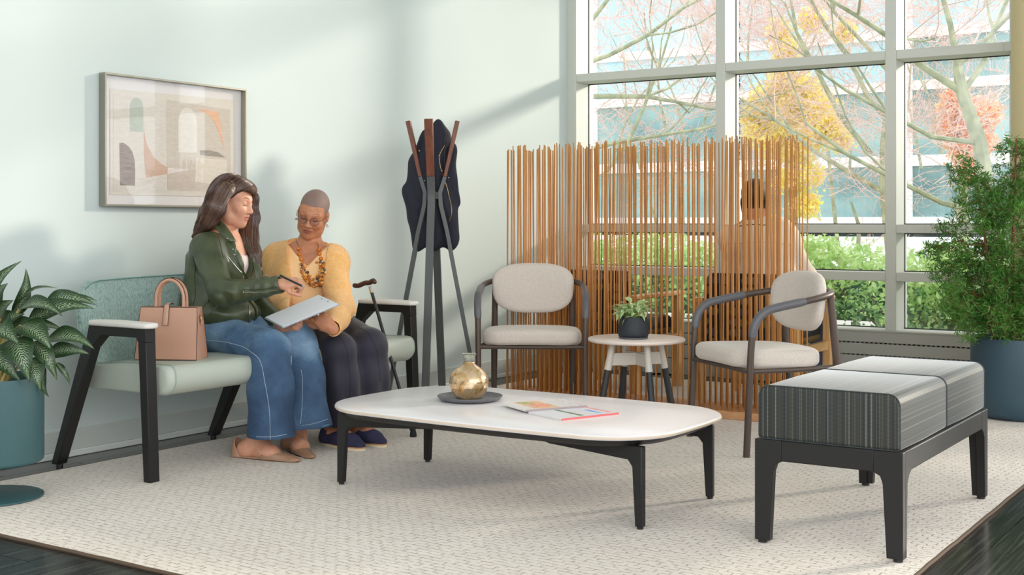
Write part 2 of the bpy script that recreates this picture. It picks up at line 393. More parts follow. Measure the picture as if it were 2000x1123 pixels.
def grow(p, d, L, r, depth, rng, segs, thin, spread=.6, up=.12, tips=None, droop=0):
    """recursive branching; segs collects thick limbs, thin collects twigs"""
    pts = [Vector(p)]; rad = [r]; n = 4 if depth > 1 else 3; d = Vector(d).normalized()
    for i in range(n):
        d = (d+Vector((rng.normal(), rng.normal(), rng.normal()))*.20+Vector((0, 0, up-droop))).normalized()
        pts.append(pts[-1]+d*L/n); rad.append(max(r*(1-.55*(i+1)/n), .0022 if p[1] < 16 else .0034))
    (segs if r > .0085 else thin).append((pts, rad))
    if depth <= 0:
        if tips is not None: tips += [tuple(q) for q in pts[1:]]
        return
    k = 3 if depth > 1 else 4
    for i in range(k):
        t = .35+.65*(i+1)/k; j = min(int(t*n), n); q = pts[j]
        a = Vector((rng.normal(), rng.normal(), rng.normal()*.7)).normalized()
        nd = (d+(a-d*a.dot(d))*spread*rng.uniform(.7, 1.5)).normalized()
        grow(q, nd, L*rng.uniform(.58, .8), max(rad[j]*.66, .002 if p[1] < 16 else .0032), depth-1, rng, segs, thin, spread, up, tips, droop)
def fasttubes(paths, n=4):
    V = []; F = []; c = 0
    ang = [(math.cos(2*PI*k/n), math.sin(2*PI*k/n)) for k in range(n)]
    for pts, rad in paths:
        u, w = frame_of(pts[-1]-pts[0])
        for p, r in zip(pts, rad):
            for a, b in ang: V.append((p[0]+(u[0]*a+w[0]*b)*r, p[1]+(u[1]*a+w[1]*b)*r, p[2]+(u[2]*a+w[2]*b)*r))
        for i in range(len(pts)-1):
            for k in range(n): F.append((c+i*n+k, c+i*n+(k+1) % n, c+(i+1)*n+(k+1) % n, c+(i+1)*n+k))
        c += len(pts)*n
    return nmesh('t', V, F)
M_bark = mat('pale_bark', (172, 172, 140), .85, col2=(132, 136, 108), scale=9, bump=.3, bscale=40)
M_twig = mat('pink_twigs', (224, 190, 186), .8, col2=(206, 180, 164), scale=2)
def tree(seedn, base, limbs, label, leaf=None, nleaf=0, clumps=None, lsize=.1, depth=4, name='bare_tree', twig_label=None, group=None, trunk=None, spread=.6, jit=.1, rr=None):
    rng = np.random.default_rng(seedn); base = Vector(base)
    root = empty(name, base, 0, label, 'tree', group)
    segs = []; thin = []; tips = []
    for st, d, L, r in limbs: grow(Vector(st), Vector(d), L, r, depth, rng, segs, thin, spread, tips=tips)
    if trunk: segs.append(([Vector(q) for q in trunk[0]], trunk[1]))
    off = Matrix.Translation(-base)
    me = fasttubes(segs, 7); me.transform(off); me.materials.append(M_bark); me.shade_smooth(); o = obj('trunk', me, root)
    me = fasttubes(thin, 3); me.transform(off); me.materials.append(M_twig); o = obj('twigs', me, root); o['kind'] = 'stuff'
    if leaf:
        tp = np.array(tips)
        if clumps:
            tp = []
            for (px_, py_, rp_) in clumps:
                c = at_y(px_, py_, base.y); R_ = rp_*c.y/FPX*1.05; q_ = rng.normal(0, 1, (40, 3)); q_ /= np.linalg.norm(q_, axis=1)[:, None]; tp.append(np.array(c)+q_*R_*rng.uniform(.3, 1, (40, 1)))
            tp = np.concatenate(tp)
        v, f = leafcloud(tp, lsize, nleaf, rng, jit, .6); me = nmesh('leaves', v, f, leaf); me.transform(off)
        if len(leaf) > 1: me.polygons.foreach_set('material_index', rng.integers(0, len(leaf), len(f)).astype(np.int32))
        o = obj('leaves', me, root, smooth=False); o['kind'] = 'stuff'
    return root
def at_y(px, py, y):
    dx, dy = -ST+(px-1000)/FPX*CT, CT+(px-1000)/FPX*ST; t = y/dy
    return Vector((CAMX+dx*t, y, CAMH+(HOR-py)/FPX*t))
M_yl = leafmat('yellow_leaves', (255, 253, 165), (255, 246, 160), .6, .75, 2.); M_pk = leafmat('peach_leaves', (255, 224, 208), (255, 236, 196), .6, .75, 2.)
M_or = leafmat('orange_leaves', (252, 172, 124), (253, 204, 156), .6, .5, 2.)
# left bare tree (limbs enter from the left edge of the window)
q = at_y(1080, 150, 13)
tree(3, (q.x-.6, 13, -.3), [(at_y(1110, 135, 13), SV(1, .1, .10), 2.2, 0.031), (at_y(1105, 190, 13), SV(1, .1, .22), 2.0, 0.037), (at_y(1100, 90, 13), SV(.9, 0, .6), 1.9, 0.031),
    (at_y(1120, 300, 13.3), SV(1, .1, .25), 2.2, 0.031), (at_y(1180, 340, 13.3), SV(.8, .2, .5), 2.0, 0.028)],
    'bare pale-barked tree seen through the leftmost window bay', depth=5, group=None,
    trunk=([(q.x-.6, 13, -.3), (q.x-.5, 13, 1.0), (q.x-.1, 13, 2.2), (q.x+.1, 13, 3.4), (q.x+.3, 13, 4.6)], [.17, .15, .12, .09, .04]))
# right bare tree leaning left
q0, q1, q2, q3 = at_y(1935, 420, 12), at_y(1915, 280, 12), at_y(1880, 180, 12), at_y(1870, 130, 12)
tree(11, (q0.x+.25, 12, -.3), [(q3, SV(-.3, 0, 1), 1.6, 0.031), (q2, SV(-.8, .1, .8), 1.7, 0.037), (q1, SV(-1, .2, .5), 1.8, 0.028), (q2, SV(.7, .1, .6), 1.5, 0.031), (q3, SV(.5, 0, 1), 1.5, 0.025), (q0, SV(-1, .3, .35), 1.9, 0.031)],
    'bare tree with a thick leaning trunk in the right window bay', depth=5,
    trunk=([(q0.x+.25, 12, -.3), tuple(q0), tuple(q1), tuple(q2), tuple(q3)], [.085, .075, .07, .06, .045]))
# middle trees
q = at_y(1700, 300, 15)
tree(5, (q.x+.4, 15, -.3), [(q, SV(-.6, 0, 1), 2.3, 0.037), (at_y(1735, 380, 15), SV(-1, .2, .5), 2.2, 0.037), (at_y(1745, 250, 15), SV(-.6, 0, 1), 2.0, 0.037), (at_y(1745, 150, 15), SV(-.9, 0, .8), 2.2, 0.031)],
    'bare tree standing behind the middle window bay, right half', depth=5,
    trunk=([(q.x+.4, 15, -.3), tuple(at_y(1735, 380, 15)), tuple(at_y(1732, 280, 15)), tuple(at_y(1745, 150, 15))], [.12, .10, .08, .05]))
q = at_y(1545, 330, 17)
tree(21, (q.x, 17, -.3), [(at_y(1545, 300, 17), SV(-.4, 0, 1), .5, 0.019), (at_y(1545, 330, 17), SV(.5, 0, .8), .5, 0.019), (at_y(1530, 250, 17), SV(-.6, 0, .8), .5, 0.019), (at_y(1560, 200, 17), SV(.3, 0, 1), .5, 0.019),
    (at_y(1540, 360, 17), SV(-.9, 0, .4), .4, 0.019), (at_y(1550, 160, 17), SV(-.3, 0, 1), .5, 0.019)],
    'yellow and peach leaved autumn tree behind the middle window bay', [M_yl, M_yl, M_yl, M_pk], 24000, lsize=.072, depth=3, name='autumn_tree', jit=.06,
    clumps=[(1530, 165, 34), (1570, 175, 34), (1495, 200, 34), (1600, 205, 34), (1480, 250, 30), (1535, 225, 40), (1590, 255, 36), (1625, 250, 18), (1510, 285, 36), (1560, 300, 34), (1550, 350, 26), (1575, 400, 18), (1520, 60, 14), (1585, 40, 14), (1535, 100, 16), (1650, 60, 8), (1640, 270, 12), (1580, 340, 24), (1470, 225, 16)],
    trunk=([(q.x, 17, -.3), tuple(at_y(1548, 400, 17)), tuple(at_y(1545, 300, 17)), tuple(at_y(1550, 120, 17))], [.10, .08, .06, .03]))
q = at_y(1880, 300, 19)
tree(22, (q.x, 19, -.3), [(at_y(1880, 260, 19), SV(-.4, 0, 1), .5, 0.019), (at_y(1890, 280, 19), SV(.5, 0, .8), .5, 0.019), (at_y(1870, 300, 19), SV(-.7, 0, .3), .5, 0.019)],
    'orange leaved autumn tree glimpsed in the right window bay', [M_or, M_pk], 12000, lsize=.072, depth=3, name='autumn_tree', jit=.06,
    clumps=[(1870, 200, 22), (1895, 230, 30), (1860, 250, 22), (1910, 270, 28), (1880, 290, 24), (1930, 220, 24), (1855, 215, 14), (1900, 330, 18)],
    trunk=([(q.x, 19, -.3), tuple(at_y(1885, 260, 19))], [.1, .07]))
q = at_y(1330, 250, 20)
tree(31, (q.x, 20, -.3), [(at_y(1250, 330, 20), SV(-.2, 0, 1), 2.2, 0.025), (at_y(1330, 330, 20), SV(.2, 0, 1), 2.4, 0.025), (at_y(1300, 250, 20), SV(-.5, 0, 1), 2.2, 0.025), (at_y(1370, 260, 20), SV(.3, 0, 1), 2.2, 0.025), (at_y(1200, 300, 20), SV(-.2, 0, 1), 2.2, 0.025)],
    'thicket of fine pinkish twigs behind the left bare tree', depth=5, name='twiggy_tree', trunk=([(q.x, 20, -.3), tuple(at_y(1330, 330, 20))], [.1, .05]))
q = at_y(1560, 60, 21)
tree(32, (q.x+.8, 21, -.3), [(at_y(1460, 130, 21), SV(-.2, 0, 1), 2.2, 0.025), (at_y(1560, 130, 21), SV(.2, 0, 1), 2.4, 0.025), (at_y(1650, 120, 21), SV(.5, 0, 1), 2.2, 0.025), (at_y(1800, 330, 21), SV(.1, 0, 1), 2.2, 0.025), (at_y(1840, 300, 21), SV(-.2, 0, 1), 2.0, 0.025), (at_y(1660, 330, 21), SV(-.2, 0, 1), 2.0, 0.025)],
    'twiggy tree rising behind the autumn tree in the middle bay', [M_pk], 700, lsize=.12, depth=5, name='twiggy_tree', trunk=([(q.x+.8, 21, -.3), tuple(at_y(1600, 130, 21))], [.04, .025]))
rngT = np.random.default_rng(90)
def thicket(seedn, y, boxes, label):
    rng = np.random.default_rng(seedn); q = at_y((boxes[0][0]+boxes[0][2])/2, 440, y); root = empty('twiggy_tree', (q.x, y, -.3), 0, label, 'tree'); base = root.location.copy(); th = []
    tr_ = [([Vector((q.x, y, -.3)), Vector((q.x+.05, y, 1.0)), Vector((q.x-.05, y, 1.3))], [.03, .025, .015])]
    for x0, y0_, x1, y1_, n in boxes:
        for _ in range(n):
            p = at_y(rng.uniform(x0, x1), rng.uniform(y0_, y1_), y+rng.uniform(-.8, .8)); a = rng.uniform(-.5, .5)+(PI if rng.random() < .5 else 0); d = SV(math.cos(a), rng.normal()*.4, .35+abs(math.sin(a))*.5)
            grow(p, d, rng.uniform(.5, 1.0), .008, 3, rng, th, th, .8, .03)
    off = Matrix.Translation(-base); me = fasttubes(tr_, 6); me.transform(off); me.materials.append(M_bark); obj('trunk', me, root)
    me = fasttubes(th, 3); me.transform(off); me.materials.append(M_twig); o = obj('twigs', me, root); o['kind'] = 'stuff'
thicket(91, 16.3, [(1155, 190, 1400, 420, 46), (1155, 0, 1400, 150, 24)], 'pinkish bare twigs massed in the leftmost window bay')
thicket(92, 15.6, [(1600, 230, 1740, 420, 22), (1440, 20, 1740, 130, 34), (1440, 160, 1500, 300, 8)], 'pinkish bare twigs massed round the autumn tree in the middle bay')
thicket(93, 14.6, [(1770, 190, 1965, 380, 30), (1770, 10, 1965, 120, 18)], 'pinkish bare twigs in front of the orange tree in the right bay')
# hedges
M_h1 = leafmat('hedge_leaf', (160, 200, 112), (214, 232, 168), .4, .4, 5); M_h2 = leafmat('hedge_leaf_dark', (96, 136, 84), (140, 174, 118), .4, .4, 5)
def hedge(x0, x1, y0, y1, z0, z1, n, label, seedn, base=False):
    rng = np.random.default_rng(seedn)
    r = empty('hedge', ((x0+x1)/2, (y0+y1)/2, -.3), 0, label, 'hedge')
    k = 2600; cx = rng.uniform(x0, x1, k); cy = y0+(y1-y0)*rng.uniform(0, 1, k)**2; cz = z0+(z1-z0)*np.sqrt(rng.uniform(0, 1, k))+.06*np.sin(cx*4.1)+.04*np.sin(cx*9.7)
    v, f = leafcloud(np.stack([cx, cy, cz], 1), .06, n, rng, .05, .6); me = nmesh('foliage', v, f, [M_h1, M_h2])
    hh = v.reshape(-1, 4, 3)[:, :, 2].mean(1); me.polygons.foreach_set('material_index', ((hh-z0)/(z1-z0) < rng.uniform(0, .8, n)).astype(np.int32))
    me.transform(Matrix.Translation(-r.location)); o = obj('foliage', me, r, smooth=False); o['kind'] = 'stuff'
    st = MB()
    for i in range(40):
        x = rng.uniform(x0, x1); y = rng.uniform(y0+.1, y1)
        st.tube([(x, y, -.3), (x+rng.normal()*.1, y, z0+.1), (x+rng.normal()*.25, y+rng.normal()*.05, z0+.45)], [.018, .012, .006], 5)
    o = obj('stems', st, r, mat('hedge_stem', (92, 84, 66), .8), off=r.location); o['kind'] = 'stuff'
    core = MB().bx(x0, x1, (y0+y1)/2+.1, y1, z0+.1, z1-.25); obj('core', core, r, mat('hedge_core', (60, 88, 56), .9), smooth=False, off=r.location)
hedge(-4.2, 1.25, 11.2, 12.2, .0, .84, 15000, 'clipped green hedge outside the left two window bays', 41)
hedge(1.5, 4.2, 10.4, 11.4, -.05, .74, 9000, 'clipped green hedge outside the window behind the tall potted plant', 42)
# ================================================================ FURNITURE
M_dark = mat('charcoal_metal', (30, 28, 27), .5, spec=.35)
M_black = mat('black_metal', (26, 25, 25), .4)
M_white_pad = mat('arm_pad_urethane', (224, 218, 212), .5)
M_vinyl = mat('pale_sage_vinyl', (176, 181, 169), .42, bump=.05, bscale=300, bdist=.0006)
mh = mat('heather_teal_fabric', (112, 140, 134), .9, sheen=.2, col2=(162, 180, 172), scale=70, stretch=(1.0, 4, 1.0), detail=5, range=(.34, .66), bump=.5, bscale=260, bdist=.0015)
# ---- settee
XA = 0
st = empty('settee', (.5, 4.235, 0), 0, 'three seat settee with heathered teal back, sage vinyl seat and charcoal legs against the wall', 'sofa')
def seam(pts, r=.0022, n=5, closed=False): return MB().tube(pts, r, n, closed=closed)
L2 = lambda x, y, z: (x-.5, y-4.235, z)
y0, y1 = 3.43, 5.04
def slab_rings(profile, ya, yb, e=.035, seg=4):   # profile in x,z extruded along y with rounded ends
    cx = sum(p[0] for p in profile)/len(profile); cz = sum(p[1] for p in profile)/len(profile); rings = []
    for i in range(seg+1):
        a = PI/2*i/seg; k = e*(1-math.sin(a)); rings.append((ya+e*(1-math.cos(a)), k))
    for i in range(seg+1):
        a = PI/2*i/seg; k = e*(1-math.cos(a)); rings.append((yb-e+e*math.sin(a), k))
    out = []
    for y, k in rings:
        R = []
        for x, z in profile:
            d = math.hypot(x-cx, z-cz); s_ = max(0, 1-k/d*1.0)
            R.append(L2(cx+(x-cx)*s_, y, cz+(z-cz)*s_))
        out.append(R)
    return out
def roundprof(P, r=.03, n=4):
    out = []; m = len(P)
    for i in range(m):
        a, b, c = Vector(P[i-1]), Vector(P[i]), Vector(P[(i+1) % m])
        u = (a-b).normalized(); w = (c-b).normalized(); rr = min(r, (a-b).length*.45, (c-b).length*.45)
        p0 = b+u*rr; p1 = b+w*rr
        for k in range(n+1):
            t = k/n; q = p0*(1-t)**2+b*2*t*(1-t)+p1*t*t; out.append((q.x, q.y))
    return out
seatp = roundprof([(.30, .335), (.80, .335), (.845, .38), (.835, .458), (.55, .455), (.28, .432)], .035)
m = MB(); m.loft(slab_rings(seatp, y0, y1)); obj('seat_cushion', m, st, M_vinyl)
for yy in (y0+.03, y1-.03): obj('welt', MB().tube([L2(x, yy, z+.001) for x, z in seatp[:-1]], .003, 5, closed=True), st, mat('sage_welt', (150, 164, 152), .5))
# curved backrest lofted along y; ends wrap forward slightly
rings = []
nb = 24
for i in range(nb+1):
    t = i/nb; y = 3.415+(5.055-3.415)*t; s_ = abs(2*t-1)
    fw = .05*s_**5; top = .795-.012*s_**2-.05*max(0, (s_-.90)/.10)**2; k = 1 if s_ < .96 else 1-((s_-.96)/.04)**2*.75
    th = .085*k
    xb, xt = .285+fw, .232+fw
    P = [(xb-th/2, .36), (xb+th/2, .36), (xb+th/2+.005, .46), (xt+th/2+.01, top-.05), (xt+th/2-.012, top), (xt-th/2+.012, top), (xt-th/2, top-.05)]
    rings.append([L2(x, y, z) for x, z in roundprof(P, .028, 3)])
m = MB(); m.loft(rings); obj('backrest', m, st, mh)
m = MB(); m.tube([L2(.232+.05*abs(2*t-1)**5+.036, 3.43+1.61*t, .793-.012*(2*t-1)**2-.03*max(0, (abs(2*t-1)-.9)/.1)**2) for t in np.linspace(0, 1, 40)], .0028, 5)
obj('welt', m, st, mat('teal_welt', (96, 132, 128), .8))
def side_frame(y, inner):
    a = obj('arm_frame', MB(), st) if False else None
    m = MB()
    def plank(P0, P1, w0, w1, t=.05):   # bar in the x,z plane
        (x0, z0), (x1, z1) = P0, P1
        pts = []
        for x, z, w in ((x0, z0, w0), (x1, z1, w1)):
            pts += [L2(x-w/2, y-t/2, z), L2(x+w/2, y-t/2, z), L2(x+w/2, y+t/2, z), L2(x-w/2, y+t/2, z)]
        return MB().hexa(pts)
    af = obj('arm_frame', MB().prism([(x-.5, z) for x, z in [(.430, .612), (.778, .612), (.780, .555), (.732, .555), (.722, .572), (.51, .572), (.490, .555), (.45, .52), (.405, .52)]], -.025, .025, R=Matrix(((1, 0, 0), (0, 0, -1), (0, 1, 0))), o=(0, y-4.235, 0)), st, M_dark, smooth=False, bevel=.003)
    obj('leg', plank((.785, .0), (.756, .556), .040, .048), st, M_dark, smooth=False, bevel=.004)
    obj('leg', plank((.205, .012), (.425, .54), .042, .062), st, M_black, smooth=False, bevel=.004)
    obj('foot', MB().lathe([(.014, -.0105), (.014, .02)], 12, L2(.21, y, 0)), st, M_black)
    p = pillow(.375, .075, .022, .03, 5, .009); p.v = [(x+.112, yy+y-4.235, z+.610) for x, yy, z in p.v]
    obj('arm_pad', p, st, M_white_pad)
side_frame(3.385, 1); side_frame(5.085, -1)
for y in (4.235,):
    pts = [L2(.21, y-.025, .015), L2(.25, y-.025, .015), L2(.25, y+.025, .015), L2(.21, y+.025, .015), L2(.36, y-.025, .34), L2(.43, y-.025, .34), L2(.43, y+.025, .34), L2(.36, y+.025, .34)]
    obj('leg', MB().hexa(pts), st, M_black, smooth=False, bevel=.004)
    obj('foot', MB().lathe([(.014, -.0105), (.014, .02)], 12, L2(.23, y, 0)), st, M_black)

# ---- handbag
hb = empty('handbag', W(318, 706, 5.36), math.radians(26), 'tan leather handbag with a looped handle on the left of the settee seat', 'handbag')
M_bag = mat('tan_leather', (186, 140, 116), .42, bump=.08, bscale=180, bdist=.0008)
M_edge = mat('dark_edge_paint', (42, 28, 24), .5)
hb.location = (hb.location.x+.065, hb.location.y-.01, .4575); hb.scale = (.98, .98, .97)
def bagring(z):
    t = z/.225; w = .272-.022*t; d = .125-.075*t; return [(x, y, z) for x, y in rrect(w, d, .012, 3)]
m = MB(); m.loft([bagring(z) for z in (0.0, .006, .05, .10, .15, .20, .222)]); obj('body', m, hb, M_bag)
for s_ in (-1, 1):
    f0 = MB(); f0.loft([[(-.138, s_*.066, .002), (.138, s_*.066, .002), (.138, s_*.062, .002), (-.138, s_*.062, .002)], [(-.132, s_*.041, .150), (.132, s_*.041, .150), (.132, s_*.037, .150), (-.132, s_*.037, .150)], [(-.126, s_*.028, .226), (.126, s_*.028, .226), (.126, s_*.024, .226), (-.126, s_*.024, .226)]])
    obj('side_panel', f0, hb, M_bag, smooth=False)
    e = MB(); e.tube([(-.138, s_*.066, .002), (-.132, s_*.041, .150), (-.126, s_*.028, .226), (.126, s_*.028, .226), (.132, s_*.041, .150), (.138, s_*.066, .002)], .0018, 5, closed=True)
    obj('edge_trim', e, hb, M_edge)
    hy = s_*.018
    arc = [(-.062, hy, .20), (-.062, hy, .25)]+[(-.062*math.cos(a), hy, .262+.082*math.sin(a)) for a in np.linspace(0.05, PI-.05, 16)]+[(.062, hy, .25), (.062, hy, .20)]
    obj('handle', MB().tube(arc, .0075, 8), hb, M_bag)
    obj('edge_trim', MB().tube([(x, y+s_*.0, z) for x, y, z in [(p[0]*1.115, p[1], .226+(p[2]-.226)*1.075) for p in arc[1:-1]]], .0016, 4), hb, M_edge)
tb = [(0, -.05, .150), (0, -.040, .19), (0, -.030, .235), (0, 0, .243), (0, .024, .236)]
obj('closure_strap', MB().tube([Vector(p)+Vector((-.008, -.002, 0)) for p in tb], .011, 8, flat=.22, up=(1, 0, 0)), hb, M_bag)
obj('edge_trim', MB().tube([Vector(p)+Vector((-.008, -.001, 0)) for p in tb], .0128, 8, flat=.16, up=(1, 0, 0)), hb, M_edge)
obj('ring', MB().tube([(.136, .010*math.cos(a), .178+.014*math.sin(a)) for a in np.linspace(0, 2*PI, 17)[:-1]], .0018, 5, closed=True), hb, mat('gold_metal', (200, 160, 110), .3, 1))
obj('tab', MB().tube([(.1335, 0, .195), (.136, 0, .176), (.139, 0, .152)], .007, 8, flat=.3, up=(0, 1, 0)), hb, M_bag)

# ---- picture
pf = empty('framed_print', (.0, 4.19, 1.108), 0, 'framed abstract print of soft arches and curves on the wall above the settee', 'picture')
M_pfr = mat('pewter_frame', (150, 146, 134), .35, .7)
ya, yb, za, zb = -.44, .447, 0, .61
for nm, (a, b, c, d) in {'l': (ya, ya+.009, za, zb), 'r': (yb-.009, yb, za, zb), 'b': (ya+.009, yb-.009, za, za+.009), 't': (ya+.009, yb-.009, zb-.009, zb)}.items():
    obj('frame_rail', MB().bx(.004, .046, a, b, c, d), pf, M_pfr, smooth=False, bevel=.001)
obj('backing', MB().bx(.003, .012, ya+.005, yb-.005, .005, zb-.005), pf, mat('mat_board', (232, 226, 224), .8), smooth=False)
pr_ = empty('print_sheet'); 
def art(pts, col, name, lift, n=None):
    P = [(.014+lift, ya+.009+u*.868, zb-.009-v*.592) for u, v in pts]
    m = MB(); k = len(P); m.add(P+[(x+.0006, y, z) for x, y, z in P], [tuple(range(k-1, -1, -1)), tuple(range(k, 2*k))]+[(i, (i+1) % k, k+(i+1) % k, k+i) for i in range(k)])
    return m
bpy.data.objects.remove(pr_)
def paint(nm, c, c2=None): return mat(nm, c, .9, col2=c2 or tuple(max(0, v-10) for v in c), scale=30, stretch=(1, 1, 6))
sheet = obj('print_sheet', art([(.05, .10), (.94, .085), (.95, .92), (.05, .925)], None, '', 0), pf, paint('paper_cream', (226, 218, 206), (220, 210, 198)), smooth=False)
def A(nm, pts, c, lift=.0008, c2=None): obj(nm, art(pts, c, nm, lift), sheet, paint('ink_'+nm+str(len(MATS)), c, c2), smooth=False)
def arch(x0, x1, y0, y1, rx=1, side='both'):
    p = []
    for a in np.linspace(PI, 0, 14): p.append((x0+(x1-x0)*(.5+.5*math.cos(a)), y0+(y1-y0)*.0+(1-math.sin(a))*min((y1-y0)*.35, (x1-x0)*.9)))
    return p+[(x1, y1), (x0, y1)]
A('tone', [(.07, .14), (.43, .15), (.43, .90), (.07, .90)], (224, 214, 204), .0008)
A('tone', [(.43, .14), (.91, .17), (.92, .88), (.44, .88)], (214, 202, 190), .0008)
A('arch', arch(.18, .27, .15, .42), (190, 196, 182), .0016)
A('arch', [(.11, .52), (.135, .515), (.17, .54), (.195, .58), (.21, .64), (.215, .72), (.214, .85), (.115, .85)], (136, 116, 108), .0016, (160, 144, 136))
A('curve', [(.275, .38), (.28, .45), (.30, .53), (.34, .61), (.39, .665), (.44, .69), (.44, .745), (.29, .785), (.275, .60)], (214, 180, 160), .0016)
A('pale_bar', [(.44, .695), (.60, .70), (.44, .745)], (232, 222, 216), .0016)
A('arch', arch(.515, .655, .19, .56), (230, 222, 212), .0016)
A('curve', [(.655, .185), (.82, .20), (.84, .34), (.862, .50), (.83, .40), (.79, .29), (.73, .225)], (236, 190, 160), .0016)
A('lozenge', [(.675, .535), (.75, .53), (.82, .545), (.875, .585), (.68, .575)], (150, 140, 130), .0016, (168, 158, 150))
A('block', [(.645, .60), (.885, .605), (.88, .83), (.64, .80)], (228, 218, 204), .0016)
A('tone', [(.44, .74), (.64, .72), (.64, .86), (.44, .87)], (210, 196, 184), .0014)
obj('glazing', MB().bx(.034, .036, ya+.009, yb-.009, .009, zb-.009), pf, glass_mat('picture_glass', gloss=.05), smooth=False)

# ---- coffee table
ct = empty('coffee_table', (2.10, 4.05, 0), 0, 'long low coffee table with rounded pale stone top and four black legs', 'coffee table')
M_stone = mat('pale_stone', (232, 226, 228), .28, col2=(222, 214, 216), scale=2.2, detail=8, range=(.55, .8))
prof = rrect(1.455, .79, .22, 12, bow=.030)
prof = [(x*.975+.014, y) for x, y in prof]
m = MB(); m.loft([[(x*s_, y*s_, z) for x, y in prof] for s_, z in ((.985, .304), (.996, .306), (1, .311), (1, .316), (.997, .321), (.99, .323), (.6, .323), (.1, .323))]); obj('tabletop', m, ct, M_stone)
obj('edge_band', MB().loft([[(x*s_, y*s_, z) for x, y in prof] for s_, z in ((1.0005, .3095), (1.0015, .311), (1.0015, .316), (1.0005, .3175))], caps=False), ct, mat('sand_edge', (214, 196, 176), .5))
m = MB(); m.loft([[(x*s_, y*s_, z) for x, y in prof] for s_, z in ((.90, .279), (.935, .281), (.955, .292), (.972, .303))]); obj('under_frame', m, ct, M_black)
for sx, sy in ((-1, -1), (-1, 1), (1, -1), (1, 1)):
    fx, fy = 2.106-2.10+sx*.662, 4.05-4.05+sy*.28
    ux = Vector((-sx*.97, -sy*.12, 0)).normalized(); R = Matrix((ux, Vector((-ux.y, ux.x, 0)), Vector((0, 0, 1)))).transposed()
    # side outline: leg + horizontal arm (u, z)
    P = [(0, 0), (.028, 0), (.040, .20), (.058, .222), (.40, .238), (.47, .252), (.47, .272), (.0, .272)]
    m = MB(); n = len(P); hw = .013
    v = [R @ Vector((u-.014, -hw, z))+Vector((fx, fy, .008)) for u, z in P]+[R @ Vector((u-.014, hw, z))+Vector((fx, fy, .008)) for u, z in P]
    m.add(v, [tuple(range(n)), tuple(range(2*n-1, n-1, -1))]+[(i, n+i, n+(i+1) % n, (i+1) % n) for i in range(n)])
    leg = obj('leg', m, ct, M_dark, smooth=False, bevel=.004)
    obj('foot', MB().lathe([(.011, 0), (.011, .011)], 10, (fx, fy, 0)), leg, M_black)

# ---- tray and vase
p = W(918, 779, 5.02)
tr = empty('tray', (p.x, p.y, .3235), 0, 'round slate grey tray on the coffee table', 'tray')
M_tray = mat('slate_ceramic', (98, 98, 102), .45)
m = MB(); m.lathe([(.0, 0), (.10, 0), (.122, .006), (.130, .016), (.131, .019), (.128, .0195), (.119, .011), (.10, .007), (.0, .007)], 48, cap0=False, cap1=False); obj('dish', m, tr, M_tray)
mv = bpy.data.materials.new('amber_lustre_glass'); mv.use_nodes = True; nt = mv.node_tree; b = nt.nodes['Principled BSDF']
tc = N(nt, 'TexCoord'); nz = N(nt, 'TexNoise'); nz.inputs['Scale'].default_value = 14; nz.inputs['Detail'].default_value = 5; nz.inputs['Distortion'].default_value = 1.4
nt.links.new(tc.outputs['Object'], nz.inputs[0]); r1 = ramp(nt, [(.40, (240, 212, 178)), (.55, (206, 172, 122)), (.68, (112, 88, 54))]); nt.links.new(nz.outputs[0], r1.inputs[0]); nt.links.new(r1.outputs[0], b.inputs['Base Color'])
b.inputs['Metallic'].default_value = .75; b.inputs['Roughness'].default_value = .08; b.inputs['Transmission Weight'].default_value = .5
mn = N(nt, 'MapRange'); mn.inputs[1].default_value = .35; mn.inputs[2].default_value = .6; mn.inputs[3].default_value = .75; mn.inputs[4].default_value = .15
nt.links.new(nz.outputs[0], mn.inputs[0]); nt.links.new(mn.outputs[0], b.inputs['Metallic'])
bp = N(nt, 'Bump'); bp.inputs['Strength'].default_value = .25; bp.inputs['Distance'].default_value = .004; nt.links.new(nz.outputs[0], bp.inputs['Height']); nt.links.new(bp.outputs[0], b.inputs['Normal'])
va = empty('bottle_vase', (p.x-.005, p.y, .3308), 0, 'round amber mercury glass bottle vase standing on the grey tray', 'vase')
pr1 = [(.0, .0), (.04, .0), (.052, .004), (.066, .02), (.076, .042), (.0795, .064), (.077, .084), (.066, .104), (.048, .120), (.031, .131), (.0235, .139), (.0215, .146)]
obj('body', MB().lathe(pr1, 48, cap0=False, cap1=False), va, mv)
mg = mat('clear_lip_glass', (236, 238, 226), .05, transmission=.9)
obj('neck', MB().lathe([(.0215, .146), (.021, .158), (.023, .168), (.0285, .174), (.0295, .177), (.028, .179), (.023, .176), (.0185, .166), (.018, .15)], 40, cap0=False, cap1=False), va, mg)

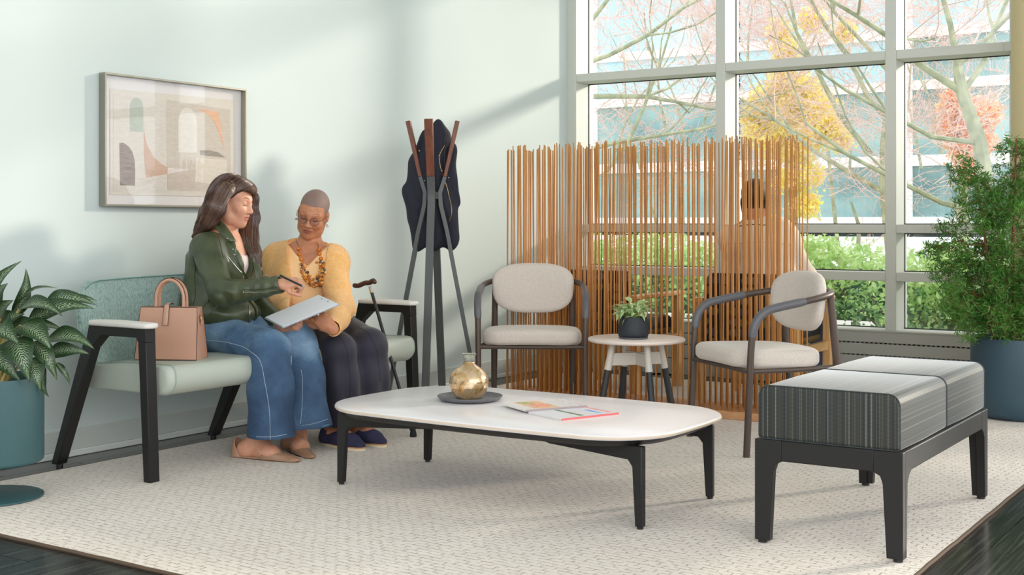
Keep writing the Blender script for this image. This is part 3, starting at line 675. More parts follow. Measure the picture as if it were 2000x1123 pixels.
# ---- magazines
M_pages = mat('page_edges', (226, 222, 218), .7)
def magazine(px, py, D, rz, z, w, l, label, cover, spots):
    q = W(px, py, D); r = empty('magazine', (q.x, q.y, z), rz, label, 'magazine', 'magazines on the coffee table')
    obj('pages', MB().bx(-w/2, w/2, -l/2, l/2, 0, .0052), r, M_pages, smooth=False)
    cv_ = obj('cover', MB().bx(-w/2-.001, w/2+.001, -l/2-.001, l/2+.001, .0052, .006), r, mat(cover[0], cover[1], .25), smooth=False)
    for i, (x0, y0_, x1, y1_, c) in enumerate(spots):
        pts = [(x0+(x1-x0)*(.5+.5*math.cos(a))*w-w/2, y0_*l+(y1_-y0_)*l*(.5+.5*math.sin(a))-l/2) for a in np.linspace(0, 2*PI, 14)[:-1]] if False else [(x0*w-w/2, y0_*l-l/2), (x1*w-w/2, y0_*l-l/2), (x1*w-w/2, y1_*l-l/2), (x0*w-w/2, y1_*l-l/2)]
        obj('cover_print', MB().prism(pts, .0058, .0062+.0003*i), cv_, mat('print_%s_%d' % (cover[0], i), c, .3, col2=tuple(min(255, v+40) for v in c), scale=40), smooth=False)
    obj('spine', MB().bx(-w/2-.0015, -w/2+.001, -l/2, l/2, 0, .006), r, mat(cover[0]+'_spine', cover[2], .4), smooth=False)
    return r
magazine(1120, 803, 4.66, math.radians(158), .3235, .205, .265, 'glossy magazine with a coral spine lying under the other one', ('cover_white', (226, 228, 236), (232, 110, 110)), [(.1, .55, .9, .62, (60, 110, 60)), (.15, .2, .6, .26, (90, 150, 210)), (.1, .05, .9, .1, (236, 140, 140))])
m_ = magazine(1062, 797, 4.82, math.radians(150), .3300, .205, .265, 'glossy magazine with food photo cover lying on top of the other one', ('cover_pale', (228, 224, 224), (170, 150, 150)), [(.05, .42, .95, .82, (206, 160, 120)), (.2, .5, .6, .7, (226, 130, 100)), (.62, .62, .9, .78, (150, 160, 90)), (.1, .08, .9, .13, (200, 196, 200))])

# ---- ottoman bench
be = empty('bench', (3.395, 4.365, 0), 0, 'two seat bench with charcoal striped cushions on a black frame', 'bench')
ms = bpy.data.materials.new('striped_fabric'); ms.use_nodes = True; nt = ms.node_tree; b = nt.nodes['Principled BSDF']
tc = N(nt, 'TexCoord'); sx = N(nt, 'SeparateXYZ'); nt.links.new(tc.outputs['Object'], sx.inputs[0]); sn = N(nt, 'SeparateXYZ'); nt.links.new(tc.outputs['Normal'], sn.inputs[0])
ab = N(nt, 'Math', operation='ABSOLUTE'); nt.links.new(sn.outputs[1], ab.inputs[0]); lt = N(nt, 'Math', operation='LESS_THAN'); lt.inputs[1].default_value = .7; nt.links.new(ab.outputs[0], lt.inputs[0])
mz = N(nt, 'Math', operation='MULTIPLY'); nt.links.new(lt.outputs[0], mz.inputs[0]); nt.links.new(sx.outputs[2], mz.inputs[1])
u = N(nt, 'Math', operation='SUBTRACT'); nt.links.new(sx.outputs[0], u.inputs[0]); nt.links.new(mz.outputs[0], u.inputs[1])
def n1(sc_, out=0):
    z = N(nt, 'TexNoise', noise_dimensions='1D'); z.inputs['Scale'].default_value = sc_; z.inputs['Detail'].default_value = 1; nt.links.new(u.outputs[0], z.inputs['W']); return z
a1, a2 = n1(110), n1(420)
mx = N(nt, 'Mix', data_type='FLOAT'); mx.inputs[0].default_value = .5; nt.links.new(a1.outputs[0], mx.inputs[2]); nt.links.new(a2.outputs[0], mx.inputs[3])
rp = ramp(nt, [(.30, (22, 30, 38)), (.42, (38, 42, 40)), (.50, (54, 52, 44)), (.55, (42, 54, 62)), (.59, (70, 68, 58)), (.66, (124, 120, 104))]); nt.links.new(mx.outputs[0], rp.inputs[0])
# cross weave: fine dark lines across
v_ = N(nt, 'Math', operation='ADD'); 
yv = N(nt, 'Math', operation='MULTIPLY'); inv_ = N(nt, 'Math', operation='SUBTRACT'); inv_.inputs[0].default_value = 1; nt.links.new(lt.outputs[0], inv_.inputs[1]); nt.links.new(inv_.outputs[0], yv.inputs[0]); nt.links.new(sx.outputs[2], yv.inputs[1])
yw = N(nt, 'Math', operation='MULTIPLY'); nt.links.new(lt.outputs[0], yw.inputs[0]); nt.links.new(sx.outputs[1], yw.inputs[1]); nt.links.new(yv.outputs[0], v_.inputs[0]); nt.links.new(yw.outputs[0], v_.inputs[1])
sn_ = N(nt, 'Math', operation='SINE'); vm = N(nt, 'Math', operation='MULTIPLY'); vm.inputs[1].default_value = 2*PI/.0042; nt.links.new(v_.outputs[0], vm.inputs[0]); nt.links.new(vm.outputs[0], sn_.inputs[0])
mr_ = N(nt, 'MapRange'); mr_.inputs[1].default_value = -1; mr_.inputs[2].default_value = 0; mr_.inputs[3].default_value = .45; mr_.inputs[4].default_value = 1; nt.links.new(sn_.outputs[0], mr_.inputs[0])
mm = N(nt, 'Mix', data_type='RGBA', blend_type='MULTIPLY'); mm.inputs[0].default_value = 1; nt.links.new(rp.outputs[0], mm.inputs[6]); cbn = N(nt, 'CombineColor')
for i in range(3): nt.links.new(mr_.outputs[0], cbn.inputs[i])
nt.links.new(cbn.outputs[0], mm.inputs[7]); nt.links.new(mm.outputs[2], b.inputs['Base Color'])
b.inputs['Roughness'].default_value = .58; b.inputs['Specular IOR Level'].default_value = .45; b.inputs['Sheen Weight'].default_value = .6; b.inputs['Sheen Roughness'].default_value = .3
bp = N(nt, 'Bump'); bp.inputs['Strength'].default_value = .2; bp.inputs['Distance'].default_value = .001; nt.links.new(mm.outputs[2], bp.inputs['Height']); nt.links.new(bp.outputs[0], b.inputs['Normal'])
cprof = []
for cx_, cz_, r_, a0 in ((.2275-.036, .509-.036, .036, 0), (-.2275+.036, .509-.036, .036, 90), (-.2275+.010, .337+.010, .010, 180), (.2275-.010, .337+.010, .010, 270)):
    for i in range(7):
        a = math.radians(a0+15*i); cprof.append((cx_+r_*math.cos(a), cz_+r_*math.sin(a)))
for k in (0, 1):
    yo = -.27+.54*k; ya_, yb_ = yo-.2690, yo+.2690; rings = []
    for y_, ins in ((ya_, .010), (ya_+.001, .005), (ya_+.004, .001), (ya_+.010, 0), (yo, -.0015), (yb_-.010, 0), (yb_-.004, .001), (yb_-.001, .005), (yb_, .010)):
        rings.append([(x*(1-ins/.2275), y_, .423+(z-.423)*(1-ins/.086)) for x, z in cprof])
    cu = obj('seat_cushion', MB().loft(rings), be, ms)
    for yy in (ya_+.003, yb_-.003):
        obj('welt', MB().tube([(x, yy, z) for x, z in cprof], .0018, 5, closed=True), cu, mat('dark_welt', (60, 64, 68), .7))
bx0, bx1, by0, by1 = -.222, .222, -.53, .53
for sy in (by0, by1):
    obj('end_rail', MB().box((0, sy, .302), (.300, .030, .066)), be, M_dark, smooth=False, bevel=.004)
for sx_ in (bx0, bx1):
    obj('side_rail', MB().box((sx_, 0, .302), (.030, .935, .066)), be, M_dark, smooth=False, bevel=.004)
for sx_ in (-1, 1):
    for sy_ in (-1, 1):
        cx, cy = sx_*.222, sy_*.53; par = be; P = [(0, .01), (.050, .01), (.062, .235), (.070, .258), (.090, .268), (.090, .335), (0, .335)]
        for ax in (0, 1):
            t_ = .030
            if ax == 0: v0 = [(cx+sx_*.016-sx_*u_, cy+sy_*.016, z) for u_, z in P]; v1 = [(x, cy+sy_*.016-sy_*t_, z) for x, y, z in v0]
            else: v0 = [(cx+sx_*.016, cy+sy_*.016-sy_*t_-sy_*max(0, u_*(1 if z > .25 else .85)-t_)*1.0 if u_ > 0 else cy+sy_*.016-sy_*(t_-.001), z) for u_, z in P]; v1 = [(cx+sx_*.016-sx_*t_, y, z) for x, y, z in v0]
            n = len(P); m = MB(); m.add(v0+v1, [tuple(range(n)), tuple(range(2*n-1, n-1, -1))]+[(i, n+i, n+(i+1) % n, (i+1) % n) for i in range(n)])
            me = m.mesh('leg'); bm = bmesh.new(); bm.from_mesh(me); bmesh.ops.recalc_face_normals(bm, faces=bm.faces); bm.to_mesh(me); bm.free()
            lg = obj('leg' if ax == 0 else 'leg_return', me, par, M_dark, smooth=False, bevel=.002)
            if ax == 0: par = lg
        obj('foot', MB().lathe([(.015, 0), (.015, .012)], 10, (cx-sx_*.004, cy-sy_*.004, 0)), lg.parent, M_black)
obj('seat_platform', MB().box((0, 0, .332), (.41, 1.0, .006)), be, M_black, smooth=False)

# ---- guest chairs
M_tube = mat('bronze_tube', (84, 70, 62), .42, .35); M_sleeve = mat('grey_arm_sleeve', (92, 90, 94), .42)
M_oat = mat('oatmeal_fabric', (214, 202, 192), .9, sheen=.2, col2=(196, 182, 172), scale=260, detail=2, bump=.35, bscale=380, bdist=.001)
def guest_chair(loc, rz, label):
    r = empty('guest_chair', loc, rz, label, 'chair', None)
    side = [(.285, -.25, 0), (.283, -.235, .28), (.285, -.225, .50), (.288, -.205, .590), (.289, -.16, .638), (.287, -.09, .657), (.283, .02, .676), (.268, .12, .692), (.225, .205, .704), (.15, .255, .710), (.06, .275, .712), (0, .278, .712)]
    sp = spline(side, 5)
    full = sp+[Vector((-p.x, p.y, p.z)) for p in reversed(sp[:-1])]
    obj('frame', MB().tube(full, .0155, 12), r, M_tube)
    for s_ in (-1, 1):
        sl = [Vector((s_*p.x, p.y, p.z)) for p in sp if p.z > .50 and p.y < .045]
        obj('arm_sleeve', MB().tube(sl, [.0178]+[.0195]*(len(sl)-2)+[.0178], 12), r, M_sleeve)
        obj('leg', MB().tube([(s_*.225, .285, 0), (s_*.222, .255, .30), (s_*.215, .215, .695)], [.015, .019, .017], 10), r, M_tube)
        obj('rail', MB().tube([(s_*.28, -.235, .375), (s_*.255, 0, .372), (s_*.222, .255, .375)], .011, 8), r, M_tube)
    obj('rail', MB().tube([(-.28, -.235, .375), (.28, -.235, .375)], .011, 8), r, M_tube)
    c = pillow(.52, .44, .082, .10, 8, .030, bow=.012, seg=6)
    c.v = [(x*(1-.10*(y+.25)), y-.045, z+.382-.018*(y+.25)+.006*math.cos(x*6)) for x, y, z in c.v]; obj('seat', c, r, M_oat)
    # backrest: rounded superellipse shell, curved around the sitter
    rings = []
    for k, (off_, s_) in enumerate(((-.030, .55), (-.029, .80), (-.024, .93), (-.012, .985), (.0, 1.0), (.012, .985), (.022, .93), (.027, .8), (.028, .55), (.028, .1))):
        R = []
        for a in np.linspace(0, 2*PI, 49)[:-1]:
            ca, sa = math.cos(a), math.sin(a); e_ = 2/2.9
            x = math.copysign(abs(ca)**e_, ca)*.228*s_; z = math.copysign(abs(sa)**e_, sa)*.140*s_
            x *= 1+.05*z/.14
            R.append((x, off_-.9*x*x*(.9)+.205+.10*z, z+.665))
        rings.append(R)
    front = [[(p[0]*.1/.55, rings[0][0][1]*0+p[1], p[2]) for p in rings[0]]]
    m = MB(); f0 = [(p[0]*.15, -.030+.205+.10*(p[2]-.665)*.15-.0, .665+(p[2]-.665)*.15) for p in rings[0]]
    m.loft([f0]+rings); obj('backrest', m, r, M_oat)
    return r
l_ = Vector((-.774, .628, 0)); f_ = Vector((-.628, -.773, 0)); nf = Vector((2.553, 5.185, 0))
c2 = nf+l_*.285-f_*.25
guest_chair(c2, math.radians(-39), 'oatmeal guest chair with curved bronze arms turned towards the left, beside the striped bench')
q = W(1040, 500, 6.88); fd = SV(-.035, -1, 0); guest_chair((q.x, q.y, 0), math.atan2(fd.x, -fd.y), 'oatmeal guest chair facing the viewer at the left end of the rod screen')

# ---- side table
q = W(1243, 660, 6.3)
sd = empty('side_table', (q.x, q.y, 0), math.radians(8), 'small round side table with grey-white crossed frame between the guest chairs', 'side table')
m = MB(); m.lathe([(0, .437), (.232, .437), (.241, .441), (.243, .447), (.243, .452), (.239, .456), (0, .456)], 64, cap0=False, cap1=False)
obj('tabletop', m, sd, mat('blush_laminate', (226, 210, 200), .4))
M_wht = mat('warm_grey_enamel', (204, 196, 186), .45)
for k in range(4):
    a = math.radians(10+90*k)+TH; c_, s_ = math.cos(a), math.sin(a)
    P = lambda r_, z: (r_*c_, r_*s_, z)
    rz_ = lambda z: .128+(.437-z)*(.215-.128)/.437
    lg = obj('leg', MB().tube([P(rz_(.31), .31), P(rz_(0), 0)], [.0155, .0185], 14, flat=1.0), sd, mat('black_leg', (40, 39, 40), .45))
    obj('leg_socket', MB().tube([P(rz_(.437), .437), P(rz_(.30), .30)], [.0150, .0185], 14), lg, M_wht)
    R = Matrix.Rotation(a, 3, 'Z'); obj('crossbar', MB().box(R @ Vector((.075, 0, .352)), (.152, .014, .062), R), sd, M_wht, smooth=False, bevel=.002)

# ---- pothos in a ribbed black pot
pz = .456
q = W(1237, 655, 6.26)
pt = empty('pothos_plant', (q.x, q.y, pz), 0, 'small variegated pothos in a ribbed black pot on the side table', 'potted plant')
m = MB(); n = 120; prof_ = [(.060, .006), (.072, .014), (.0765, .03), (.074, .055), (.069, .085), (.066, .108), (.063, .108), (.063, .095)]
rings = []
for i, (r_, z) in enumerate(prof_):
    rings.append([((r_+(.0016 if (k+int(z*160)) % 3 == 0 and i < 6 else 0))*math.cos(2*PI*k/n), (r_+(.0016 if (k+int(z*160)) % 3 == 0 and i < 6 else 0))*math.sin(2*PI*k/n), z) for k in range(n)])
m.loft(rings, caps=False); obj('pot', m, pt, mat('black_ribbed_clay', (38, 42, 48), .6))
obj('saucer', MB().lathe([(0, 0), (.068, 0), (.073, .003), (.073, .009), (.0, .009)], 40, cap0=False, cap1=False), pt, mat('saucer_grey', (84, 84, 90), .5))
obj('soil', MB().lathe([(0, .092), (.064, .09)], 24, cap0=False, cap1=False), pt, mat('soil', (52, 40, 32), .95))
def leaf_mesh(L, Wd, bend=.35, fold=.25, nu=10, nv=6, wave=.0, tip=1.0, name='leaf', curl=0):
    v = []; uv = []
    for i in range(nu+1):
        t = i/nu; w = Wd*.5*math.sin(PI*min(1, t**.75*.98+.02))**.85*(1-.15*t) if tip == 1 else Wd*.5*(math.sin(PI*t**.8)**.8)
        th = bend*t*t*1.6; x = L*t*math.cos(th*.7); z = -L*t*t*math.sin(th)*.9+L*.0*t
        for j in range(nv+1):
            s_ = 2*j/nv-1; y = w*s_*math.cos(fold*abs(s_)); zz = z+w*abs(s_)*math.sin(fold)+wave*math.sin(t*14+s_*3)*abs(s_)
            v.append((x, y, zz-curl*w*s_*s_)); uv.append((t, j/nv))
    f = [(i*(nv+1)+j, i*(nv+1)+j+1, (i+1)*(nv+1)+j+1, (i+1)*(nv+1)+j) for i in range(nu) for j in range(nv)]
    me = bpy.data.meshes.new(name); me.from_pydata(v, [], f); ul = me.uv_layers.new(name='uv')
    for lp in me.loops: ul.data[lp.index].uv = uv[lp.vertex_index]
    me.shade_smooth(); return me
def variegated(name, dark, mid, light, kind):
    m = bpy.data.materials.new(name); m.use_nodes = True; nt = m.node_tree; b = nt.nodes['Principled BSDF']; out = [n for n in nt.nodes if n.type == 'OUTPUT_MATERIAL'][0]
    tc = N(nt, 'TexCoord'); s = N(nt, 'SeparateXYZ'); nt.links.new(tc.outputs['UV'], s.inputs[0])
    a = N(nt, 'Math', operation='SUBTRACT'); a.inputs[1].default_value = .5; nt.links.new(s.outputs[1], a.inputs[0])
    ab = N(nt, 'Math', operation='ABSOLUTE'); nt.links.new(a.outputs[0], ab.inputs[0])     # 0 at midrib .. .5 edge
    if kind == 'feather':
        c = N(nt, 'Math', operation='MULTIPLY_ADD'); c.inputs[1].default_value = -.62; nt.links.new(ab.outputs[0], c.inputs[0]); nt.links.new(s.outputs[0], c.inputs[2])
        nz = N(nt, 'TexNoise'); nz.inputs['Scale'].default_value = 9; nt.links.new(tc.outputs['UV'], nz.inputs[0])
        d = N(nt, 'Math', operation='MULTIPLY_ADD'); d.inputs[1].default_value = .11; nt.links.new(nz.outputs[0], d.inputs[0]); nt.links.new(c.outputs[0], d.inputs[2])
        e = N(nt, 'Math', operation='MULTIPLY'); e.inputs[1].default_value = 100; nt.links.new(d.outputs[0], e.inputs[0])
        g = N(nt, 'Math', operation='SINE'); nt.links.new(e.outputs[0], g.inputs[0])
        mid_ = N(nt, 'MapRange'); mid_.inputs[1].default_value = .0; mid_.inputs[2].default_value = .43; mid_.inputs[3].default_value = .85; mid_.inputs[4].default_value = -.55
        nt.links.new(ab.outputs[0], mid_.inputs[0]); h = N(nt, 'Math', operation='ADD'); nt.links.new(g.outputs[0], h.inputs[0]); nt.links.new(mid_.outputs[0], h.inputs[1])
        rp = ramp(nt, [(.38, dark), (.62, mid), (.92, light)]); k = N(nt, 'MapRange'); k.inputs[1].default_value = -1; k.inputs[2].default_value = 1.8; nt.links.new(h.outputs[0], k.inputs[0]); nt.links.new(k.outputs[0], rp.inputs[0])
    else:
        nz = N(nt, 'TexNoise'); nz.inputs['Scale'].default_value = 3.2; mp = N(nt, 'Mapping'); mp.inputs['Scale'].default_value = (1, 3, 1); oi = N(nt, 'ObjectInfo'); ad = N(nt, 'VectorMath', operation='ADD')
        nt.links.new(tc.outputs['UV'], mp.inputs[0]); nt.links.new(mp.outputs[0], ad.inputs[0]); nt.links.new(oi.outputs['Location'], ad.inputs[1]); nt.links.new(ad.outputs[0], nz.inputs[0])
        rp = ramp(nt, [(.40, dark), (.5, mid), (.56, light)]); nt.links.new(nz.outputs[0], rp.inputs[0])
    nt.links.new(rp.outputs[0], b.inputs['Base Color']); b.inputs['Roughness'].default_value = .35
    t = N(nt, 'BsdfTranslucent'); mx = N(nt, 'MixShader'); mx.inputs[0].default_value = .18; nt.links.new(rp.outputs[0], t.inputs[0])
    nt.links.new(b.outputs[0], mx.inputs[1]); nt.links.new(t.outputs[0], mx.inputs[2]); nt.links.new(mx.outputs[0], out.inputs[0])
    return m
M_poth = variegated('pothos_leaf', (104, 152, 72), (170, 196, 120), (232, 236, 196), 'blotch')
lm = [leaf_mesh(.062, .040, .5, .25, 7, 4), leaf_mesh(.050, .034, .8, .35, 7, 4), leaf_mesh(.070, .040, .25, .2, 7, 4)]
for x in lm: x.materials.append(M_poth)
stm = MB(); rng = np.random.default_rng(4)
for i in range(74):
    a = rng.uniform(0, 2*PI); rr_ = .062*math.sqrt(rng.uniform(0, 1)); el = rng.uniform(.12, 1.15); h = rng.uniform(.0, .085)*(1-rr_/.09)+.004
    base = Vector((rr_*math.cos(a), rr_*math.sin(a), .108+h)); 
    if i % 9 == 0: base += SV(-.035, -.01, -.005); a = TH+PI+rng.uniform(-.5, .5); el = -.1
    o = obj('leaf', lm[i % 3], pt, smooth=False, loc=base); o.rotation_euler = Euler((rng.uniform(-.5, .5), -el, a), 'XYZ'); o.rotation_mode = 'XYZ'
    s_ = rng.uniform(.75, 1.1); o.scale = (s_, s_, s_)
    stm.tube([(0.3*base.x, .3*base.y, .09), (base.x*.7, base.y*.7, .10+(base.z-.1)*.6), tuple(base)], .0013, 4)
o = obj('stems', stm, pt, mat('pothos_stem', (140, 170, 90), .6)); o['kind'] = 'stuff'

# ---- rod screen
sc_ = empty('rod_screen', (1.5, 6.25, 0), 0, 'tall freestanding screen of thin upright wooden rods on plank bases', 'screen')
M_rod = mat('amber_bamboo', (208, 148, 84), .55, col2=(190, 128, 66), scale=7, stretch=(40, 40, 1))
M_plank = mat('oak_plank', (216, 164, 118), .55, col2=(200, 142, 96), scale=6, stretch=(2, 30, 8))
x0s = .60
for k in range(3):
    a = x0s-.02+.625*k
    obj('base', MB().bx(a-1.5, a+.621-1.5, -.115, .20, .0005, .042), sc_, M_plank, smooth=False, bevel=.003)
rng = np.random.default_rng(12); rods = []
rod_meshes = []
for k in range(12):
    h = 1.432+rng.uniform(-.018, .022)
    mm_ = MB().tube([(0, 0, 0), (rng.normal()*.0015, rng.normal()*.0015, h*.5), (0, 0, h)], .0037, 6).mesh('rod'); mm_.materials.append(M_rod); mm_.shade_smooth(); rod_meshes.append(mm_)
cols = 60; total = 0
for i in range(cols):
    for j in range(5):
        if i == 0 and j > 0: continue
        if i == 1 and j > 2: continue
        if rng.random() < .12: continue
        x = x0s+.012+.0326*i-.0285*j*1.0+.0; y = 6.15+.058*j-.005
        if x < x0s or x > x0s+1.79: continue
        o = obj('rod', rod_meshes[int(rng.integers(12))], sc_, smooth=False, loc=(x-1.5, y-6.25, .04))
        o.rotation_euler = (rng.normal()*.0045, rng.normal()*.0055, rng.uniform(0, 6)); total += 1
print('rods', total)

# ---- armchairs behind the screen
M_lw = mat('light_oak', (214, 170, 112), .5, col2=(196, 146, 92), scale=5, stretch=(20, 20, 2))
md = bpy.data.materials.new('dotted_black_fabric'); md.use_nodes = True; nt = md.node_tree; b = nt.nodes['Principled BSDF']
tc = N(nt, 'TexCoord'); mp = N(nt, 'Mapping'); mp.inputs['Rotation'].default_value = (PI/2, 0, 0); mp.inputs['Scale'].default_value = (17, 17, 17)
vo = N(nt, 'TexVoronoi', feature='F1'); vo.inputs['Randomness'].default_value = .0; vo.inputs['Scale'].default_value = 1; vo.voronoi_dimensions = '2D'
nt.links.new(tc.outputs['Object'], mp.inputs[0]); nt.links.new(mp.outputs[0], vo.inputs[0])
lt = N(nt, 'Math', operation='LESS_THAN'); lt.inputs[1].default_value = .42; nt.links.new(vo.outputs['Distance'], lt.inputs[0])
hs = N(nt, 'SeparateColor'); nt.links.new(vo.outputs['Color'], hs.inputs[0]); rp = ramp(nt, [(.0, (96, 92, 86)), (.3, (112, 92, 50)), (.6, (56, 60, 80)), (.8, (24, 24, 26))], 'CONSTANT'); nt.links.new(hs.outputs[0], rp.inputs[0])
mx = N(nt, 'Mix', data_type='RGBA'); mx.inputs[6].default_value = (*lin((22, 22, 24)), 1); nt.links.new(lt.outputs[0], mx.inputs[0]); nt.links.new(rp.outputs[0], mx.inputs[7]); nt.links.new(mx.outputs[2], b.inputs['Base Color']); b.inputs['Roughness'].default_value = .85
def armchair(x, y, rz, label):
    r = empty('armchair', (x, y, 0), rz, label, 'armchair')     # faces +y
    for s_ in (-1, 1):
        for yy in (-.30, .28): obj('leg', MB().box((s_*.285, yy, .288), (.045, .055, .576)), r, M_lw, smooth=False, bevel=.004)
        obj('arm', MB().box((s_*.285, 0, .588), (.062, .68, .026)), r, M_lw, smooth=False, bevel=.006)
        obj('side_rail', MB().box((s_*.285, -.01, .31), (.028, .54, .05)), r, M_lw, smooth=False)
    c = pillow(.50, .54, .12, .05, 4, .03); c.v = [(x_, y_+.03, z+.33) for x_, y_, z in c.v]; obj('seat_cushion', c, r, md)
    c = pillow(.49, .43, .09, .04, 4, .03); R = Matrix.Rotation(math.radians(84), 3, 'X'); c.v = [tuple(R @ Vector((x_, y_, z))+Vector((0, -.245, .525))) for x_, y_, z in c.v]; obj('backrest', c, r, md)
    return r
armchair(.935, 6.96, 0, 'oak armchair with dotted black fabric seen through the left half of the screen')
armchair(1.92, 6.96, math.radians(2), 'oak armchair with dotted black fabric holding the man behind the screen')

# ---- coat rack
q = W(845, 700, 7.0); ck = empty('coat_rack', (q.x, q.y, 0), 0, 'tall coat rack of four bent grey legs with walnut prongs near the wall', 'coat rack')
M_rk = mat('rack_grey', (78, 80, 80), .42); M_wal = mat('walnut', (122, 66, 40), .45, col2=(96, 48, 28), scale=8, stretch=(10, 10, 1))
def rectbar(pts, dv, wv, hw, ht):
    rings = []
    for i, p in enumerate(pts):
        t = (pts[min(i+1, len(pts)-1)]-pts[max(i-1, 0)]).normalized(); n_ = wv.cross(t).normalized(); a_, b_ = (hw[i] if isinstance(hw, list) else hw), (ht[i] if isinstance(ht, list) else ht)
        rings.append([p+wv*(a_*x)+n_*(b_*y) for x, y in ((-1, -1), (1, -1), (1, 1), (-1, 1))])
    return MB().loft([[tuple(q) for q in r_] for r_ in rings])
for k, (X_, D_) in enumerate(((-1, .1), (1, .1), (-.10, -1), (.16, 1))):
    dv = SV(X_, D_, 0).normalized(); w_ = Vector((0, 0, 1)).cross(dv).normalized(); z_ = Vector((0, 0, 1))
    pts = [dv*.265, dv*.080+z_*.98, dv*.044+z_*1.13, dv*.040+z_*1.20, dv*.068+z_*1.29]
    obj('leg', rectbar(pts, dv, w_, .0205, [.010, .0115, .012, .012, .0105]), ck, M_rk, smooth=False, bevel=.002)
    obj('prong', rectbar([dv*.068+z_*1.29, dv*.138+z_*1.60], dv, w_, [.0205, .024], [.0105, .0125]), ck, M_wal, smooth=False, bevel=.003)
m = MB()
m.prism([(-.052, 1.115), (-.050, 1.20), (-.062, 1.235), (-.050, 1.24), (-.030, 1.205), (.030, 1.205), (.050, 1.24), (.062, 1.235), (.050, 1.20), (.052, 1.115), (.035, 1.13), (.028, 1.165), (-.028, 1.165), (-.035, 1.13)], -.008, .008, R=Matrix.Rotation(TH, 3, 'Z') @ Matrix(((1, 0, 0), (0, 0, -1), (0, 1, 0))))
m.prism([(-.05, 1.13), (-.05, 1.205), (.05, 1.205), (.05, 1.13)], -.008, .008, R=Matrix.Rotation(TH+PI/2, 3, 'Z') @ Matrix(((1, 0, 0), (0, 0, -1), (0, 1, 0))))
obj('hub', m, ck, M_rk, smooth=False, bevel=.002)

# ---- cane
tip = Vector((1.002, 4.796, .002)); top = W(723, 560, 6.30); cn = empty('walking_cane', (tip.x, tip.y, 0), 0, 'black walking cane with brown derby handle leaning by the settee arm', 'walking cane')
T = Vector((tip.x, tip.y, 0)); dr = (top-tip).normalized()
obj('shaft', MB().tube([tip+dr*.03-T, top-dr*.03-T], .0085, 10), cn, mat('carbon_black', (30, 30, 32), .35, bump=.4, bscale=500))
obj('rubber_tip', MB().lathe([(.017, 0), (.017, .012), (.011, .04)], 14, (0, 0, .0)), cn, mat('rubber', (24, 24, 24), .8))
obj('collar', MB().tube([top-dr*.035-T, top-T], .0092, 10), cn, mat('silver_metal', (200, 200, 200), .25, 1))
h = [W(690, 557, 6.33), W(700, 558, 6.32), W(712, 553, 6.31), W(722, 552, 6.30), W(729, 548, 6.29), W(733, 553, 6.28)]
obj('handle', MB().tube([p-T for p in spline(h, 4)], [.009]+[.0125]*8+[.013]*6+[.012]*5+[.008], 10), cn, mat('dark_wood_handle', (70, 44, 38), .35))

# ---- left plant on pedestal pot
p0 = Vector((.512, 2.86, 0)); lp = empty('leafy_plant', p0, 0, 'broad-leaved striped plant in a teal cylinder pot on a disc base, left edge', 'potted plant')
M_teal = mat('teal_pot', (54, 88, 92), .5); M_teal2 = mat('navy_teal_pot', (50, 74, 88), .5)
obj('pot', MB().lathe([(0, .135), (.176, .135), (.184, .141), (.185, .15), (.185, .445), (.183, .455), (.178, .455), (.176, .445), (.176, .40)], 64, cap0=False, cap1=False), lp, M_teal)
obj('stand', MB().lathe([(0, 0), (.176, 0), (.184, .003), (.184, .008), (.176, .012), (.03, .014), (.022, .03), (.022, .135)], 64, cap0=False, cap1=False), lp, M_teal)
obj('soil', MB().lathe([(0, .425), (.177, .42)], 30, cap0=False, cap1=False), lp, M_soil if 'M_soil' in globals() else mat('soil2', (58, 42, 34), .95, bump=.8, bscale=60, bdist=.01))
M_fea = variegated('striped_leaf', (34, 60, 34), (72, 100, 56), (176, 194, 160), 'feather')
M_stalk = mat('pale_stalk', (196, 178, 110), .6, col2=(160, 150, 80), scale=10)
# leaves placed by (base px,py) -> (tip px,py), width, depth offset, roll
leaves = [((-20, 640), (42, 523), .085, -.05, .3), ((24, 612), (102, 555), .05, .12, 1.0), ((28, 618), (78, 545), .045, .16, 1.0), ((38, 605), (120, 608), .075, .0, .5), ((55, 632), (174, 610), .075, .05, .2),
    ((100, 610), (182, 583), .055, .14, .4), ((88, 596), (178, 604), .06, .10, .3), ((40, 636), (98, 676), .085, -.08, .2), ((-12, 650), (34, 668), .10, -.12, -.1), ((28, 662), (55, 738), .085, -.12, .0), ((-30, 690), (30, 745), .075, -.1, .2),
    ((66, 668), (112, 732), .06, -.04, .2), ((60, 700), (78, 758), .065, -.10, .0), ((92, 664), (180, 675), .075, .02, .3), ((95, 690), (166, 700), .05, .06, .5), ((45, 655), (120, 642), .06, .10, .4), ((85, 715), (92, 772), .03, .0, .2), ((110, 708), (138, 745), .02, .06, .3),
    ((-10, 600), (18, 560), .06, .05, .4), ((-40, 640), (-70, 560), .08, .0, .2), ((-50, 660), (-120, 640), .09, -.05, .2), ((-40, 680), (-100, 720), .085, -.1, .2), ((0, 620), (25, 590), .07, -.02, .2), ((20, 690), (24, 700), .05, .1, .2), ((5, 640), (45, 620), .08, .0, .4), ((-30, 610), (-50, 540), .07, .1, .5), ((20, 650), (90, 650), .07, .02, .3)]
stk = MB(); rng = np.random.default_rng(3); D0 = 4.72
